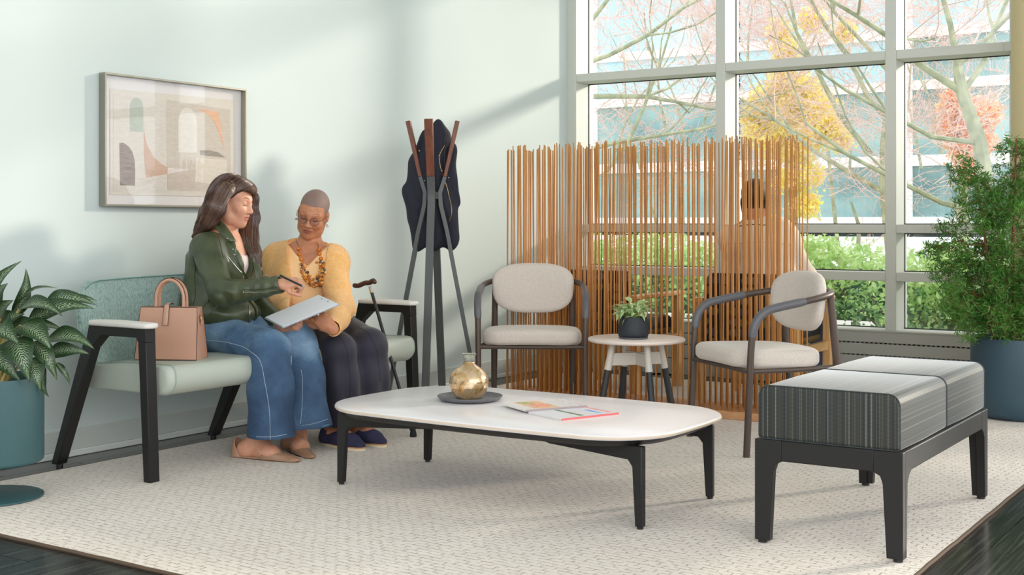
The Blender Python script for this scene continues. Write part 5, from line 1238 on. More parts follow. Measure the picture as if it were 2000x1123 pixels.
# tee ---------------------------------------------------------------
TE = SDF(); M_tee = mat('blush_tee', (226, 206, 200), .8)
TE.cone(pel+A3((0, 0, .02)), wst, .142, .127, .05); TE.cone(wst, chs, .120, .125, .05); TE.cone(chs, nb_+(chs-nb_)*.45, .122, .075, .05); TE.cone(sR, sL, .058, .058, .05)
fw1 = nrm(A3(SV(.93, -.36, 0)))
TE.ell(chs+fw1*.04+A3((0, 0, .0)), (.08, .10, .07), None, .05)
TE.ell(nb_+fw1*.085+A3((0, 0, .005)), (.075, .075, .085), None, .01, 's')
TE.disp(lambda P, d: .002*vnoise(P, 30, 5))
TE.obj('tee', .006, w1, [M_tee], O1, 1)
# leather jacket ------------------------------------------------------
M_lea = mat('olive_leather', (74, 80, 54), .38, col2=(54, 60, 40), scale=9, bump=.35, bscale=70, bdist=.002, bdetail=6)
JK = SDF()
JK.cone(A3(W(430, 612, 5.78)), wst, .150, .138, .05); JK.ell(A3(W(432, 610, 5.74)), (.175, .165, .085), None, .04); JK.cone(wst, chs, .138, .140, .06); JK.cone(chs, nb_+(chs-nb_)*.40, .138, .082, .05)
JK.cone(sR, sL, .068, .068, .05); JK.ell(chs+fw1*.065+A3((0, 0, -.01)), (.09, .12, .09), None, .05)
JK.cone(sR, eR, .066, .056, .03); JK.cone(eR, eR+(wR-eR)*.3, .056, .053, .02); JK.cone(eR+(wR-eR)*.3, wR-(wR-eR)*.02, .053, .041, .02)
JK.cone(sL, eL, .072, .060, .03); JK.cone(eL, wL-(wL-eL)*.14, .058, .043, .02)
def fold1(P, d):
    t = np.clip((P-eR) @ nrm(wR-eR), -.1, .3); el = np.exp(-(np.linalg.norm(P-eR, axis=1)/.11)**2)
    r = .005*el*np.sin(P @ A3(SV(55, 0, 35))+2*np.sin(P[:, 2]*30))
    fa = np.exp(-((np.linalg.norm(np.cross(P-eR, nrm(wR-eR)), axis=1))/.09)**2)*(t > 0)
    r = r+.0035*fa*np.sin(P @ A3(SV(90, 20, 60))+3*np.sin(P @ A3(SV(20, 0, -26))))
    ua = np.exp(-((np.linalg.norm(P-(sR+eR)/2, axis=1))/.10)**2); r = r+.004*ua*np.sin(P @ A3(SV(60, 0, 45))+1.5*np.sin(P[:, 2]*40))
    b_ = np.exp(-((P[:, 2]-.64)/.07)**2); r = r+.0018*b_*np.sin(P @ A3(SV(38, 10, 70))+2*np.sin(P @ A3(SV(25, 0, 0))))
    return r+.0025*vnoise(P, 26, 4)
JK.disp(fold1)
# open front: a wedge facing forward between the two lapels, along the centre front
lat = nrm(np.cross((0, 0, 1), fw1)); R3 = np.stack([fw1, lat, A3((0, 0, 1))], 1)
def wedge(P):
    q = (P-(chs+A3((0, 0, -.13)))) @ R3; hw_ = .010+.21*np.clip(q[:, 2], 0, .4)+.05*np.clip(-q[:, 2], 0, .3)
    return np.maximum(np.abs(q[:, 1])-hw_, .03-q[:, 0])
JK.add(lambda P: P[:, 2]-.552-.02*(P[:, 0]-.40), (-9,)*3, (9, 9, .60), 0, 's'); JK.add(wedge, chs-.45, chs+.45, .004, 's')
JK.cone(wR-(wR-eR)*.03, wR+(wR-eR)*.3, .030, .040, .002, 's'); JK.cone(wL-(wL-eL)*.16, wL+(wL-eL)*.2, .031, .040, .002, 's')
JK.ell(nb_+A3((0, 0, .035))+fw1*.03, (.062, .062, .07), None, .01, 's')
o, VK, FK = JK.obj('leather_jacket', .0042, w1, [M_lea], O1, 1); TK = bvh(VK, FK)
M_zip = mat('zip_steel', (168, 168, 162), .3, .9); M_seam = mat('leather_seam', (38, 44, 28), .5)
def patch(parent, name, m, pts, off, th=.003):      # small curved panel through world points (triangle fan), given thickness
    me = bpy.data.meshes.new(name); c = sum((Vector(p) for p in pts), Vector())/len(pts)
    P = [Vector(p)-Vector(off) for p in pts]+[c-Vector(off)]; n = len(pts); me.from_pydata([tuple(p) for p in P], [], [(i, (i+1) % n, n) for i in range(n)]); me.update()
    o = obj(name, me, parent, m, smooth=True); sd_ = o.modifiers.new('s', 'SUBSURF'); sd_.levels = sd_.render_levels = 0
    t = o.modifiers.new('t', 'SOLIDIFY'); t.thickness = th; t.offset = 0; return o
def pixpanel(parent, name, m, tree, pix, off, lift=.008, th=.005):
    P = []
    for (a, b, l) in pix:
        q = onsurf(tree, a, b, l)
        if q is not None: P.append(q)
    return patch(parent, name, m, P, off, th) if len(P) > 2 else None
strip(w1, 'zip', M_zip, TK, [(446, 503), (456, 515), (466, 527), (473, 533)], .0022, O1)
_a, _b = onsurf(TK, 409, 616, .001), onsurf(TK, 424, 598, .001)
if _a is not None and _b is not None: obj('zip', MB().tube([_a-O1, (_a+_b)/2+SV(0, -.004, .002)-O1, _b-O1], .0022, 5), w1, M_zip)
strip(w1, 'zip', M_zip, TK, [(476, 571), (500, 571), (520, 570), (541, 567)], .0022, O1)
for px_ in ([(377, 500), (380, 540), (381, 580), (379, 628)], [(370, 468), (378, 450), (392, 444), (412, 447), (424, 460), (432, 485), (437, 505)], [(409, 565), (405, 590), (398, 630)], [(476, 565), (500, 566), (541, 561)], [(370, 626), (400, 632), (440, 634), (484, 637)]):
    strip(w1, 'seam', M_seam, TK, px_, .0016, O1)
# collar, lapels and the front zip band, cut as folded leather
def collar_pts(L): return [A3(W(*q)) for q in L]
def leafpanel(name, outer, m=M_lea, th=.005):
    return patch(w1, name, m, [Vector(W(*q)) for q in outer], O1, th)
leafpanel('collar', [(428, 429, 5.70), (441, 440, 5.66), (452, 455, 5.63), (461, 471, 5.60), (452, 472, 5.585), (440, 467, 5.60), (430, 456, 5.62), (419, 442, 5.66), (420, 433, 5.70)])
leafpanel('lapel', [(440, 470, 5.60), (459, 473, 5.595), (461, 482, 5.59), (456, 490, 5.585), (468, 515, 5.57), (484, 545, 5.56), (478, 540, 5.565), (462, 512, 5.575), (449, 488, 5.585), (441, 478, 5.59)])
leafpanel('lapel', [(494, 470, 5.85), (504, 500, 5.80), (511, 530, 5.76), (512, 552, 5.74), (500, 550, 5.72), (496, 520, 5.74), (488, 490, 5.80)])
strip(w1, 'front_zip', M_zip, TK, [(486, 597), (487, 608), (487, 620), (486, 632)], .0035, O1)
for q in ((444, 466, 5.585), (455, 487, 5.575), (476, 571, 5.40), (458, 498, 5.57)):
    p = Vector(W(*q))-O1; obj('snap', MB().ball(p, .0042, 10, 6), w1, M_zip)
ne = [PH1(.03, -.055, -.13), PH1(.07, -.035, -.16), PH1(.10, 0, -.20), PH1(.085, .03, -.16)]
# hair ---------------------------------------------------------------
M_hair = bpy.data.materials.new('brown_hair'); M_hair.use_nodes = True; nt = M_hair.node_tree; b = nt.nodes['Principled BSDF']
oi = N(nt, 'TexCoord'); nz = N(nt, 'TexNoise'); nz.inputs['Scale'].default_value = 60; nt.links.new(oi.outputs['Object'], nz.inputs[0]); rp = ramp(nt, [(.3, (46, 29, 22)), (.7, (92, 60, 45))]); nt.links.new(nz.outputs[0], rp.inputs[0]); nt.links.new(rp.outputs[0], b.inputs['Base Color']); b.inputs['Roughness'].default_value = .6; b.inputs['Specular IOR Level'].default_value = .3
HS = SDF(); PP = PH1
HS.ell(PP(-.020, 0, .048), (.095, .076, .080), M1, .01)
HS.ell(PP(-.055, 0, -.01), (.058, .074, .10), M1, .04)
near_lock = [(438, 372, 5.69), (423, 405, 5.66), (408, 432, 5.68), (392, 450, 5.74), (378, 462, 5.80)]
HS.chain([A3(W(*q)) for q in near_lock], [.040, .040, .033, .023, .010], .04)
HS.chain([A3(W(*q)) for q in ((425, 385, 5.78), (410, 420, 5.80), (398, 445, 5.83), (384, 458, 5.86))], [.048, .044, .034, .014], .04)
far_lock = [(486, 360, 5.87), (495, 388, 5.90), (495, 425, 5.90), (490, 462, 5.88), (496, 495, 5.83), (504, 518, 5.80)]
HS.chain([A3(W(*q)) for q in far_lock], [.018, .022, .028, .032, .030, .014], .03)
HS.chain([A3(W(*q)) for q in ((478, 440, 5.88), (483, 470, 5.84), (494, 500, 5.80), (502, 516, 5.79))], [.030, .034, .026, .014], .03)
HS.ell(PP(.048, .01, .070), (.052, .062, .040), M1, .03)
HS.ell(PP(.072, -.02, -.030), (.050, .10, .088), M1, .01, 's')     # face opening
HS.ell(PP(.030, -.085, -.030), (.034, .05, .040), M1, .012, 's')   # ear and cheek opening
HS.ell(PP(.060, -.04, -.115), (.055, .055, .06), M1, .012, 's')
HS.disp(lambda P, d: .0022*vnoise(P, 22, 9))
hair1, VH, FH = HS.obj('hair', .0035, w1, [M_hair], O1, 1, extra=.012); THr = bvh(VH, FH)
# strands flowing over the hair mass: guide curves, strands spread between neighbouring guides
rng = np.random.default_rng(8)
def flow(guides, n, r, lift=(.0002, .0016), wig=1.2):
    for _ in range(n):
        u_ = rng.uniform(0, len(guides)-1.001); i_ = int(u_); fr = u_-i_; A0, B0 = guides[i_], guides[i_+1]
        P = [Vector((a[0]*(1-fr)+b_[0]*fr+rng.normal()*wig*.5, a[1]*(1-fr)+b_[1]*fr+rng.normal()*wig*.5, 0)) for a, b_ in zip(A0, B0)]
        P = spline(P, 5); t0 = int(rng.uniform(0, .35)*len(P)); t1 = int(rng.uniform(.75, 1)*len(P)); P = P[t0:t1]; L_ = rng.uniform(*lift); run = []
        for p in P+[None]:
            q = onsurf(THr, p.x, p.y, L_) if p is not None else None
            if q is not None and (not run or (q-run[-1]).length < .03): run.append(q); continue
            if len(run) > 3: sm[int(rng.integers(3))].append(([x-O1 for x in run], [r*math.sin(PI*min(1, .25+.75*i/len(run)))+.0002 for i in range(len(run))]))
            run = [q] if q is not None else []
sm = [[], [], []]
gA = [[(452, 336), (425, 344), (406, 368), (394, 402), (383, 432), (368, 458)], [(462, 336), (437, 350), (418, 376), (406, 408), (395, 436), (374, 458)], [(472, 339), (449, 356), (434, 382), (420, 412), (405, 438), (388, 458)],
    [(484, 344), (465, 358), (452, 378), (440, 402), (425, 428), (408, 446)], [(496, 354), (478, 366), (465, 382), (452, 392), (438, 414), (424, 436)]]
flow(gA, 900, .0011)
flow([[(484, 342), (470, 346), (456, 356), (446, 370)], [(494, 346), (484, 352), (470, 362), (456, 376)], [(502, 356), (494, 360), (480, 366), (468, 376)]], 160, .001)
gB = [[(500, 358), (505, 382), (506, 420), (503, 455), (501, 480), (509, 505), (512, 524)], [(498, 380), (500, 400), (498, 425), (494, 455), (495, 480), (503, 505), (509, 522)], [(485, 430), (480, 440), (478, 455), (482, 475), (488, 490), (497, 508), (506, 521)], [(474, 436), (471, 448), (470, 458), (474, 472), (482, 488), (493, 506), (503, 520)]]
flow([[(492, 346), (500, 354), (505, 370), (507, 390)], [(498, 352), (502, 362), (503, 376), (502, 395)]], 60, .001)
flow(gB, 420, .0011)
for i, c_ in enumerate(((50, 34, 28), (80, 56, 45), (112, 82, 66))):
    me = fasttubes(sm[i], 3); me.materials.append(mat('hair_strand_%d' % i, c_, .35)); me.shade_smooth(); o = obj('hair_strands', me, w1); o['kind'] = 'stuff'
obj('earring', MB().tube([Vector(PH1(.000+.009*math.cos(a), -.0865, -.046+.012*math.sin(a)))-O1 for a in np.linspace(0, 2*PI, 15)[:-1]], .0022, 6, closed=True), w1, mat('gold_metal', (200, 160, 110), .3, 1))
# pointed flats
M_flat = mat('taupe_leather', (164, 126, 100), .38); M_sole = mat('dark_sole', (50, 36, 30), .6)
def flatshoe(heel, toe, nm, strap_y):
    S_ = SDF(); d = nrm(toe-heel); L = np.linalg.norm(toe-heel); s_ = np.cross((0, 0, 1), d); z = A3((0, 0, 1))
    S_.cone(heel+d*L*.52+z*.024, toe+z*.010+d*.005, .043, .010, .01, flat=(z, .62)); S_.cone(heel+d*.01+z*.020, heel+d*.012+z*.055, .034, .031, .01)
    S_.cone(heel+d*.01+z*.004, toe-d*.03+z*.004, .030, .030, .01, flat=(z, .3))
    S_.cone(heel+d*.035+z*.062, heel+d*(L*.56)+z*.060, .036, .030, .006, 's'); S_.cone(heel+d*.03+z*.045, heel+d*L*.48+z*.035, .0305, .034, .004, 's')
    S_.add(lambda P: P[:, 2]-.0025, (-9,)*3, (9, 9, .003), 0, 's')
    o, v, f = S_.obj(nm, .003, w1, [M_flat], O1, 1); 
    m = MB(); pts = [heel+d*(L*.5+math.cos(a)*(L*.5+.005)*1.0)+s_*math.sin(a)*(.030 if math.cos(a) < .2 else .038*(1-max(0, math.cos(a))**2*.93)) for a in np.linspace(0, 2*PI, 31)[:-1]]
    m.loft([[tuple(Vector(p)+Vector((0, 0, z_))-O1) for p in [A3((q[0], q[1], 0)) for q in pts]] for z_ in (.0004, .0034)]); obj('sole', m, o, M_sole)
    return o
flatshoe(gR0-nrm(gR1-gR0)*.02, gR1+nrm(gR1-gR0)*.035, 'flat_shoe', 0); flatshoe(gL0-nrm(gL1-gL0)*.02, gL1+nrm(gL1-gL0)*.03, 'flat_shoe', 0)
# pen
pa, pb = Vector(W(547, 538, 5.385)), Vector(W(595, 561, 5.345)); pn = empty('pen', pa, 0, 'black pen in the writing hand of the woman in the olive jacket', 'pen')
obj('barrel', MB().tube([pa-pa, (pb-pa)*.90], [.0045, .0045], 10), pn, M_black); obj('nib', MB().tube([(pb-pa)*.90, pb-pa], [.004, .001], 8), pn, M_zip); obj('clip', MB().tube([(pb-pa)*.02+Vector((0, 0, .006)), (pb-pa)*.16+Vector((0, 0, .006))], .0022, 6), pn, M_zip)

# ================================================================ WOMAN IN YELLOW
w2 = empty('person', (0, 0, 0), 0, 'older woman with cropped hair and glasses in a yellow cardigan and bead necklace', 'person')
pel2 = A3(W(606, 622, 6.30)); O2 = Vector((pel2[0], pel2[1], 0)); w2.location = O2
SK2 = skinmat('skin_brown', (196, 134, 98), (176, 114, 82), (150, 84, 70), (112, 84, 74), (152, 128, 118))
hR2 = A3(W(590, 636, 6.22)); hL2 = A3(W(640, 636, 6.30)); kR2 = A3(W(660, 684, 5.80)); kL2 = A3(W(722, 676, 5.92)); aR2 = A3(W(652, 848, 5.86)); aL2 = A3(W(700, 846, 5.90))
ws2 = A3(W(603, 585, 6.28)); ch2 = A3(W(600, 528, 6.24)); nb2 = A3(W(603, 484, 6.22)); sR2 = A3(W(545, 508, 6.26)); sL2 = A3(W(648, 512, 6.14))
eR2 = A3(W(537, 592, 6.12)); wR2 = A3(W(606, 634, 5.72)); eL2 = A3(W(664, 602, 5.98)); wL2 = A3(W(648, 641, 5.60))
HO2 = A3(W(612, 416, 6.17)); HF2 = A3(SV(-.10, -.92, -.36)); HU2 = A3(SV(.20, -.35, .95))
HF_ = nrm(HF2); B2 = SDF(); body(B2, pel2, hR2, hL2, kR2, kL2, aR2, aL2, ws2, ch2, nb2, sR2, sL2, eR2, wR2, eL2, wL2, HO2, nrm(HU2), 1.03, neck=.050)
q0, q1 = A3((.79, 4.405, .012)), A3((1.035, 4.372, .012)); q2, q3 = A3((.82, 4.545, .012)), A3((1.06, 4.495, .012))
foot(B2, q0, q1, aR2, 1.0); foot(B2, q2, q3, aL2, 1.0)
PH2, M2, _ = head(B2, HO2, HF2, HU2, .945, tip_nose=.98, jaw=.9)
hdL, _t = hand(B2, wL2, SV(-.74, .10, .62), SV(.30, .85, -.10), 1, [.30, .40, .85, .95], .92, thumb=(.5, .5), spread=.25)
hdRr, _t = hand(B2, wR2, SV(.96, .10, .12), SV(.0, .5, -.8), 1, [.18, .20, .24, .28], .9, thumb=(.3, .3))
# nasolabial folds, forehead
for s_ in (-1, 1):
    B2.cone(PH2(.092, s_*.020, -.036), PH2(.080, s_*.034, -.066), .0016, .0016, .004, 's')
def as2(c):
    p = (c-HO2) @ M2/.945; L = lipmask(p); ay = np.abs(p[:, 1])
    line = .066-.35*np.maximum(0, ay-.035); top = sstep(p[:, 2], line-.006, line+.006)
    side = (1-sstep(p[:, 0]-.2*(p[:, 2]-.02), .030, .044))*sstep(p[:, 2]+.5*(p[:, 0]+.03), -.028, -.012)*sstep(np.hypot(p[:, 0]+.002, p[:, 2]+.008), .024, .030)
    H_ = np.maximum(top, side)*(1-sstep(ay, .078, .084)*(p[:, 2] < .03))*sstep(p[:, 2], -.06, -.045); return np.stack([L, H_*(1-L), L*0], 1)
_, V2, F2 = B2.obj('body', .0036, w2, [SK2], O2, 1, vcol=as2); T2 = bvh(V2, F2)
M_gb = mat('eyebrow_grey', (96, 66, 54), .8)
for s_ in (-1, 1): brow(w2, T2, PH2, s_, O2, M_gb, .0014, .002); lash(w2, T2, PH2, s_, O2, M_lash, -.006, .0013)
# glasses
gl = MB(); M_gf = mat('bronze_wire', (110, 84, 72), .3, .8); gls = None
for s_ in (-1, 1):
    ring = [Vector(PH2(.104+.000*math.cos(a)-.006*abs(math.cos(a)) if False else .103-.30*(max(0, .024*math.cos(a)*1.0))*.5, s_*(.032+.0235*math.cos(a)), -.003+.021*math.sin(a)))-O2 for a in np.linspace(0, 2*PI, 29)[:-1]]
    o = obj('glasses_rim', MB().tube([tuple(p) for p in ring], .0011, 6, closed=True), w2, M_gf); gls = gls or o
    lens = MB(); lens.add([tuple(p) for p in ring], [tuple(range(len(ring)))]); obj('lens', lens, o, glass_mat('spectacle_lens', (236, 236, 246), .05) if s_ < 0 else bpy.data.materials['spectacle_lens'], smooth=False)
    obj('glasses_arm', MB().tube([tuple(Vector(PH2(*q))-O2) for q in ((.098, s_*.055, .003), (.085, s_*.070, .006), (.03, s_*.078, .008), (-.012, s_*.079, .004))], .0014, 5), w2, M_gf)
    obj('earring', MB().ball(Vector(PH2(.002, s_*.084, -.052))-O2, .0075, 10, 8), w2, mat('pearl_silver', (216, 216, 206), .25, .5))
obj('glasses_bridge', MB().tube([tuple(Vector(PH2(*q))-O2) for q in ((.103, -.009, .000), (.109, 0, .004), (.103, .009, .000))], .0014, 5), w2, M_gf)
# trousers
PT = SDF(); M_nav = mat('navy_trousers', (34, 29, 47), .7, col2=(27, 24, 37), scale=8, sheen=.15)
PT.ell(pel2, (.18, .19, .11), None, .05)
hm1, hm2 = A3(W(668, 822, 5.84)), A3(W(716, 822, 5.93))
for h_, k_, hm in ((hR2, kR2, hm1), (hL2, kL2, hm2)):
    PT.cone(h_, k_, .105, .078, .05); PT.cone(k_, k_+(hm-k_)*.4, .078, .082, .04); PT.cone(k_+(hm-k_)*.4, hm, .082, .098, .06)
PT.disp(lambda P, d: .008*np.sin(P @ A3(SV(58, 30, 9))+2.2*np.sin(P[:, 2]*6))*np.clip((.48-P[:, 2])/.22, 0, 1)+.003*vnoise(P, 14, 3))
for k_, hm in ((kR2, hm1), (kL2, hm2)): PT.cone(hm+(k_-hm)*.2, hm+(hm-k_)*.4, .045, .10, 0, 's')
zt = hm1[2]-.02; PT.add(lambda P: P[:, 2]-zt, (-9,)*3, (9, 9, zt+.02), 0, 's')
_, VP, FP = PT.obj('trousers', .005, w2, [M_nav], O2, 2); TP = bvh(VP, FP)
for px_ in ([(640, 650), (665, 660), (680, 700), (684, 760), (680, 830)], [(700, 640), (725, 660), (738, 700), (742, 745)]):
    strip(w2, 'side_seam', mat('navy_seam', (28, 24, 40), .8), TP, px_, .0018, O2, 4, 5, .0)
# top and cardigan
fw2 = nrm(A3(SV(.10, -1, 0))); lat2 = nrm(np.cross((0, 0, 1), fw2)); R2 = np.stack([fw2, lat2, A3((0, 0, 1))], 1)
def torso(S_, e, k=.05):
    S_.cone(pel2+A3((0, 0, .03)), ws2, .15+e, .140+e, k); S_.cone(ws2, ch2, .140+e, .142+e, k); S_.cone(ch2, nb2+(ch2-nb2)*.5, .14+e, .09+e, k); S_.cone(sR2, sL2, .064+e, .064+e, k)
    for s_ in (-1, 1): S_.ell(ch2+fw2*.075+lat2*s_*.07+A3((0, 0, -.035)), (.07+e, .075+e, .075+e), None, .05)
    S_.ell(ws2+fw2*.06+A3((0, 0, -.02)), (.12+e, .13+e, .12+e), None, .05)
TT = SDF(); torso(TT, .008); M_top = mat('peach_top', (250, 202, 146), .75)
def vneck(P, depth=.088, w0=.95):
    q = (P-(nb2+A3((0, 0, -depth)))) @ R2; return np.maximum(np.abs(q[:, 1])-np.clip(q[:, 2], -.05, 1)*w0, -.0-q[:, 0])
TT.add(lambda P: vneck(P), nb2-.3, nb2+.4, .003, 's'); TT.disp(lambda P, d: .003*vnoise(P, 14, 6))
# open the neck hole from above
TT.ell(nb2+A3((0, 0, .04)), (.085, .105, .06), None, .01, 's')
_, VT, FT = TT.obj('top', .005, w2, [M_top], O2, 2)
mk_ = mat('yellow_knit', (252, 196, 126), .85, col2=(244, 180, 104), scale=60, sheen=.2); nt = mk_.node_tree; b = nt.nodes['Principled BSDF']
tc = N(nt, 'TexCoord'); wv_ = N(nt, 'TexWave'); wv_.inputs['Scale'].default_value = 55; wv_.inputs['Distortion'].default_value = 3; wv_.inputs['Detail'].default_value = 3; wv_.bands_direction = 'Z'
mp = N(nt, 'Mapping'); mp.inputs['Rotation'].default_value = (.5, .35, 0); nt.links.new(tc.outputs['Object'], mp.inputs[0]); nt.links.new(mp.outputs[0], wv_.inputs[0]); bp = N(nt, 'Bump'); bp.inputs['Strength'].default_value = .7; bp.inputs['Distance'].default_value = .003; nt.links.new(wv_.outputs['Fac'], bp.inputs['Height']); nt.links.new(bp.outputs[0], b.inputs['Normal'])
CG = SDF(); torso(CG, .022)
for s_, e_, w_ in ((sR2, eR2, wR2), (sL2, eL2, wL2)):
    CG.cone(s_, e_, .072, .068, .04); CG.cone(e_, e_+(w_-e_)*.45, .070, .060, .03); CG.cone(e_+(w_-e_)*.45, w_-(w_-e_)*(.06 if s_ is sL2 else .25), .062, .044, .03)
def foldc(P, d):
    r = .003*vnoise(P, 20, 12)
    for e_ in (eR2, eL2): r = r+.005*np.exp(-(np.linalg.norm(P-e_, axis=1)/.11)**2)*np.sin(P @ A3(SV(50, 10, 60)))
    for s_ in (sR2, sL2): r = r+.004*np.exp(-(np.linalg.norm(P-(s_+ch2)/2-A3((0, 0, -.05)), axis=1)/.10)**2)*np.sin(P @ A3(SV(75, 0, 20)))
    return r
CG.disp(foldc)
def band(P):
    q = (P-(ws2+A3((0, 0, .0)))) @ R2; w_ = .072+.16*np.clip(q[:, 2]-.10, 0, .2); return np.maximum(np.abs(q[:, 1]-.005)-w_, -q[:, 0]+.02)
CG.add(band, ch2-.4, ch2+.4, .004, 's')
CG.ell(nb2+A3((0, 0, .04))+fw2*.02, (.09, .108, .07), None, .012, 's')
CG.cone(wL2-(wL2-eL2)*.08, wL2+(wL2-eL2)*.3, .032, .045, .002, 's'); CG.cone(wR2-(wR2-eR2)*.25, wR2+(wR2-eR2)*.3, .034, .05, .002, 's')
_, VC, FC = CG.obj('cardigan', .0045, w2, [mk_], O2, 1); TC_ = bvh(np.concatenate([VT, VC]), np.concatenate([FT, FC+len(VT)])); 
TA = bvh(np.concatenate([V2, VT, VC]), np.concatenate([F2, FT+len(V2), FC+len(V2)+len(VT)]))
# necklace: cord and bead clusters
M_am = mat('amber_bead', (214, 128, 34), .3, coat=.3, col2=(190, 100, 20), scale=60); M_ab2 = mat('honey_bead', (232, 170, 84), .25, coat=.4); M_kb = mat('dark_bead', (70, 76, 84), .3)
lp_ = [(579, 470), (582, 478), (584, 490)]; rp2 = [(619, 474), (621, 478), (622, 486)]
for L_ in (lp_, rp2): strip(w2, 'cord', mat('cord_brown', (90, 60, 30), .7), TA, L_, .0014, O2, 4, 4, .001)
nk = MB(); rng = np.random.default_rng(5)
path = [(584, 487), (586, 502), (590, 520), (596, 536), (605, 550), (614, 555), (624, 552), (629, 541), (631, 526), (629, 510), (625, 497), (622, 485)]
pp = []
for i in range(len(path)-1):
    for t in (0, .33, .66): pp.append((path[i][0]+(path[i+1][0]-path[i][0])*t, path[i][1]+(path[i+1][1]-path[i][1])*t))
kk = 0
for i, (a, b_) in enumerate(pp):
    edge_ = min(i, len(pp)-1-i)
    if edge_ < 6:
        if i % 2: continue
        p = onsurf(TA, a, b_, .006)
        nk.cur = 0; nk.ball(p-O2, .0105, 10, 8); continue
    for j in range(8):
        p = onsurf(TA, a+rng.normal()*3.8, b_+rng.normal()*3.0, .006)
        if p is None: continue
        nk.cur = 2 if rng.random() < .12 else (1 if rng.random() < .45 else 0); nk.ball(p-O2, rng.uniform(.0055, .0080), 8, 6)
o = obj('bead_necklace', nk, w2, [M_am, M_ab2, M_kb]); o['kind'] = 'stuff'
obj('ring', MB().ball(Vector(hdL(.092, -.010, -.012))-O2, .006, 8, 6), w2, mat('pearl_silver', (216, 216, 206), .25, .5))
# navy slip-ons
M_ns = mat('navy_canvas', (44, 42, 72), .8, bump=.3, bscale=500); M_sol = mat('cream_sole', (226, 210, 180), .6); M_esp = mat('tan_welt', (196, 142, 92), .7)
for heel, toe in ((q0, q1), (q2, q3)):
    S_ = SDF(); z = A3((0, 0, 1)); d = nrm(toe-heel); L = np.linalg.norm(toe-heel); s_ = np.cross(z, d)
    S_.cone(heel+d*.02+z*.025, heel+d*.02+z*.055, .038, .036, .02); S_.cone(heel+d*.02+z*.02, heel+d*L*.7+z*.02, .037, .044, .03, flat=(z, .8)); S_.cone(heel+d*L*.45+z*.035, toe-d*.01+z*.012, .040, .026, .03, flat=(z, .8))
    S_.cone(heel+d*.03+z*.085, heel+d*L*.42+z*.095, .034, .034, .01, 's'); S_.add(lambda P: P[:, 2]-.014, (-9,)*3, (9, 9, .02), 0, 's')
    o, _, _ = S_.obj('slip_on_shoe', .0035, w2, [M_ns], O2, 1)
    for nm, z0, z1, mm_, gr in (('sole', .0005, .011, M_sol, 0), ('welt', .011, .017, M_esp, -.001)):
        pts = [heel+d*(L*.5+math.cos(a)*(L*.5+.016+gr))+s_*math.copysign(abs(math.sin(a))**.8, math.sin(a))*((.037+gr)+.008*(math.cos(a) > -.1)*math.sin(min(PI, max(0, (math.cos(a)+.1)*1.6)))) for a in np.linspace(0, 2*PI, 33)[:-1]]
        m = MB(); m.loft([[tuple(Vector((q[0], q[1], z_))-O2) for q in pts] for z_ in (z0, z1)]); obj(nm, m, o, mm_)
# clipboard held between them
A_, B_, C_ = Vector(W(516, 621, 5.70)), Vector(W(624, 576, 5.68)), Vector(W(664, 594, 5.50)); D_ = A_+(C_-B_)*1.0
nn = (B_-A_).cross(C_-B_).normalized()
if nn.z < 0: nn = -nn
cbp = empty('clipboard', A_, 0, 'white clipboard with papers held on the lap of the woman in yellow', 'clipboard')
def sheet_(name, z0, z1, m, ins=0.):
    c = (A_+C_)/2; P = [p+(c-p)*ins-A_ for p in (A_, B_, C_, D_)]; q = [p+nn*z0 for p in P]+[p+nn*z1 for p in P]; return obj(name, MB().hexa([tuple(x) for x in q]), cbp, m, smooth=False, bevel=.0008)
sheet_('board', -.004, 0, mat('grey_board', (176, 178, 182), .35)); sheet_('papers', .0002, .004, mat('paper_white', (226, 228, 232), .5), .035)
for t in (.35, .65):
    p = B_+(C_-B_)*t+(A_-B_)*.07+nn*.005-A_; obj('rivet', MB().ball(p, .004, 10, 6), cbp, M_zip)

# ================================================================ MAN BEHIND THE SCREEN
w3 = empty('person', (1.985, 6.95, 0), 0, 'man with short black hair in a cream shirt seated behind the rod screen', 'person'); O3 = w3.location.copy()
SK3 = skinmat('skin_tan', (206, 146, 116), (188, 124, 96), (170, 100, 90), (24, 20, 19), (44, 36, 32))
FW = A3((-.05, 1, 0)); cx3, cy3 = 1.985, 6.86
pel3 = A3((cx3, cy3+.02, .55)); hR3 = A3((cx3+.10, cy3+.06, .53)); hL3 = A3((cx3-.10, cy3+.06, .53)); kR3 = A3((cx3+.13, cy3+.48, .52)); kL3 = A3((cx3-.13, cy3+.48, .52)); aR3 = A3((cx3+.12, cy3+.56, .10)); aL3 = A3((cx3-.12, cy3+.55, .10))
ws3 = A3((cx3, cy3, .72)); ch3 = A3((cx3-.01, cy3+.02, .92)); nb3 = A3(W(1477, 434, 7.28)); nb3[2] = 1.045
sR3 = A3(W(1533, 466, 7.18)); sL3 = A3(W(1428, 466, 7.36)); eR3 = A3((cx3+.17, cy3+.14, .72)); eL3 = A3((cx3-.25, cy3+.08, .72)); wR3 = A3((cx3+.12, cy3+.34, .72)); wL3 = A3((cx3-.12, cy3+.34, .72))
HO3 = A3(W(1476, 392, 7.25)); HF_ = nrm(A3((-.1, 1, -.1)))
B3 = SDF(); body(B3, pel3, hR3, hL3, kR3, kL3, aR3, aL3, ws3, ch3, nb3, sR3, sL3, eR3, wR3, eL3, wL3, HO3, A3((0, 0, 1)), 1.1, neck=.058)
PH3, M3, _ = head(B3, HO3, HF_, (0, .1, 1), 1.06, jaw=1.1)
foot(B3, (cx3+.12, cy3+.52, .02), (cx3+.13, cy3+.78, .02), aR3, 1.1); foot(B3, (cx3-.12, cy3+.51, .02), (cx3-.13, cy3+.77, .02), aL3, 1.1)
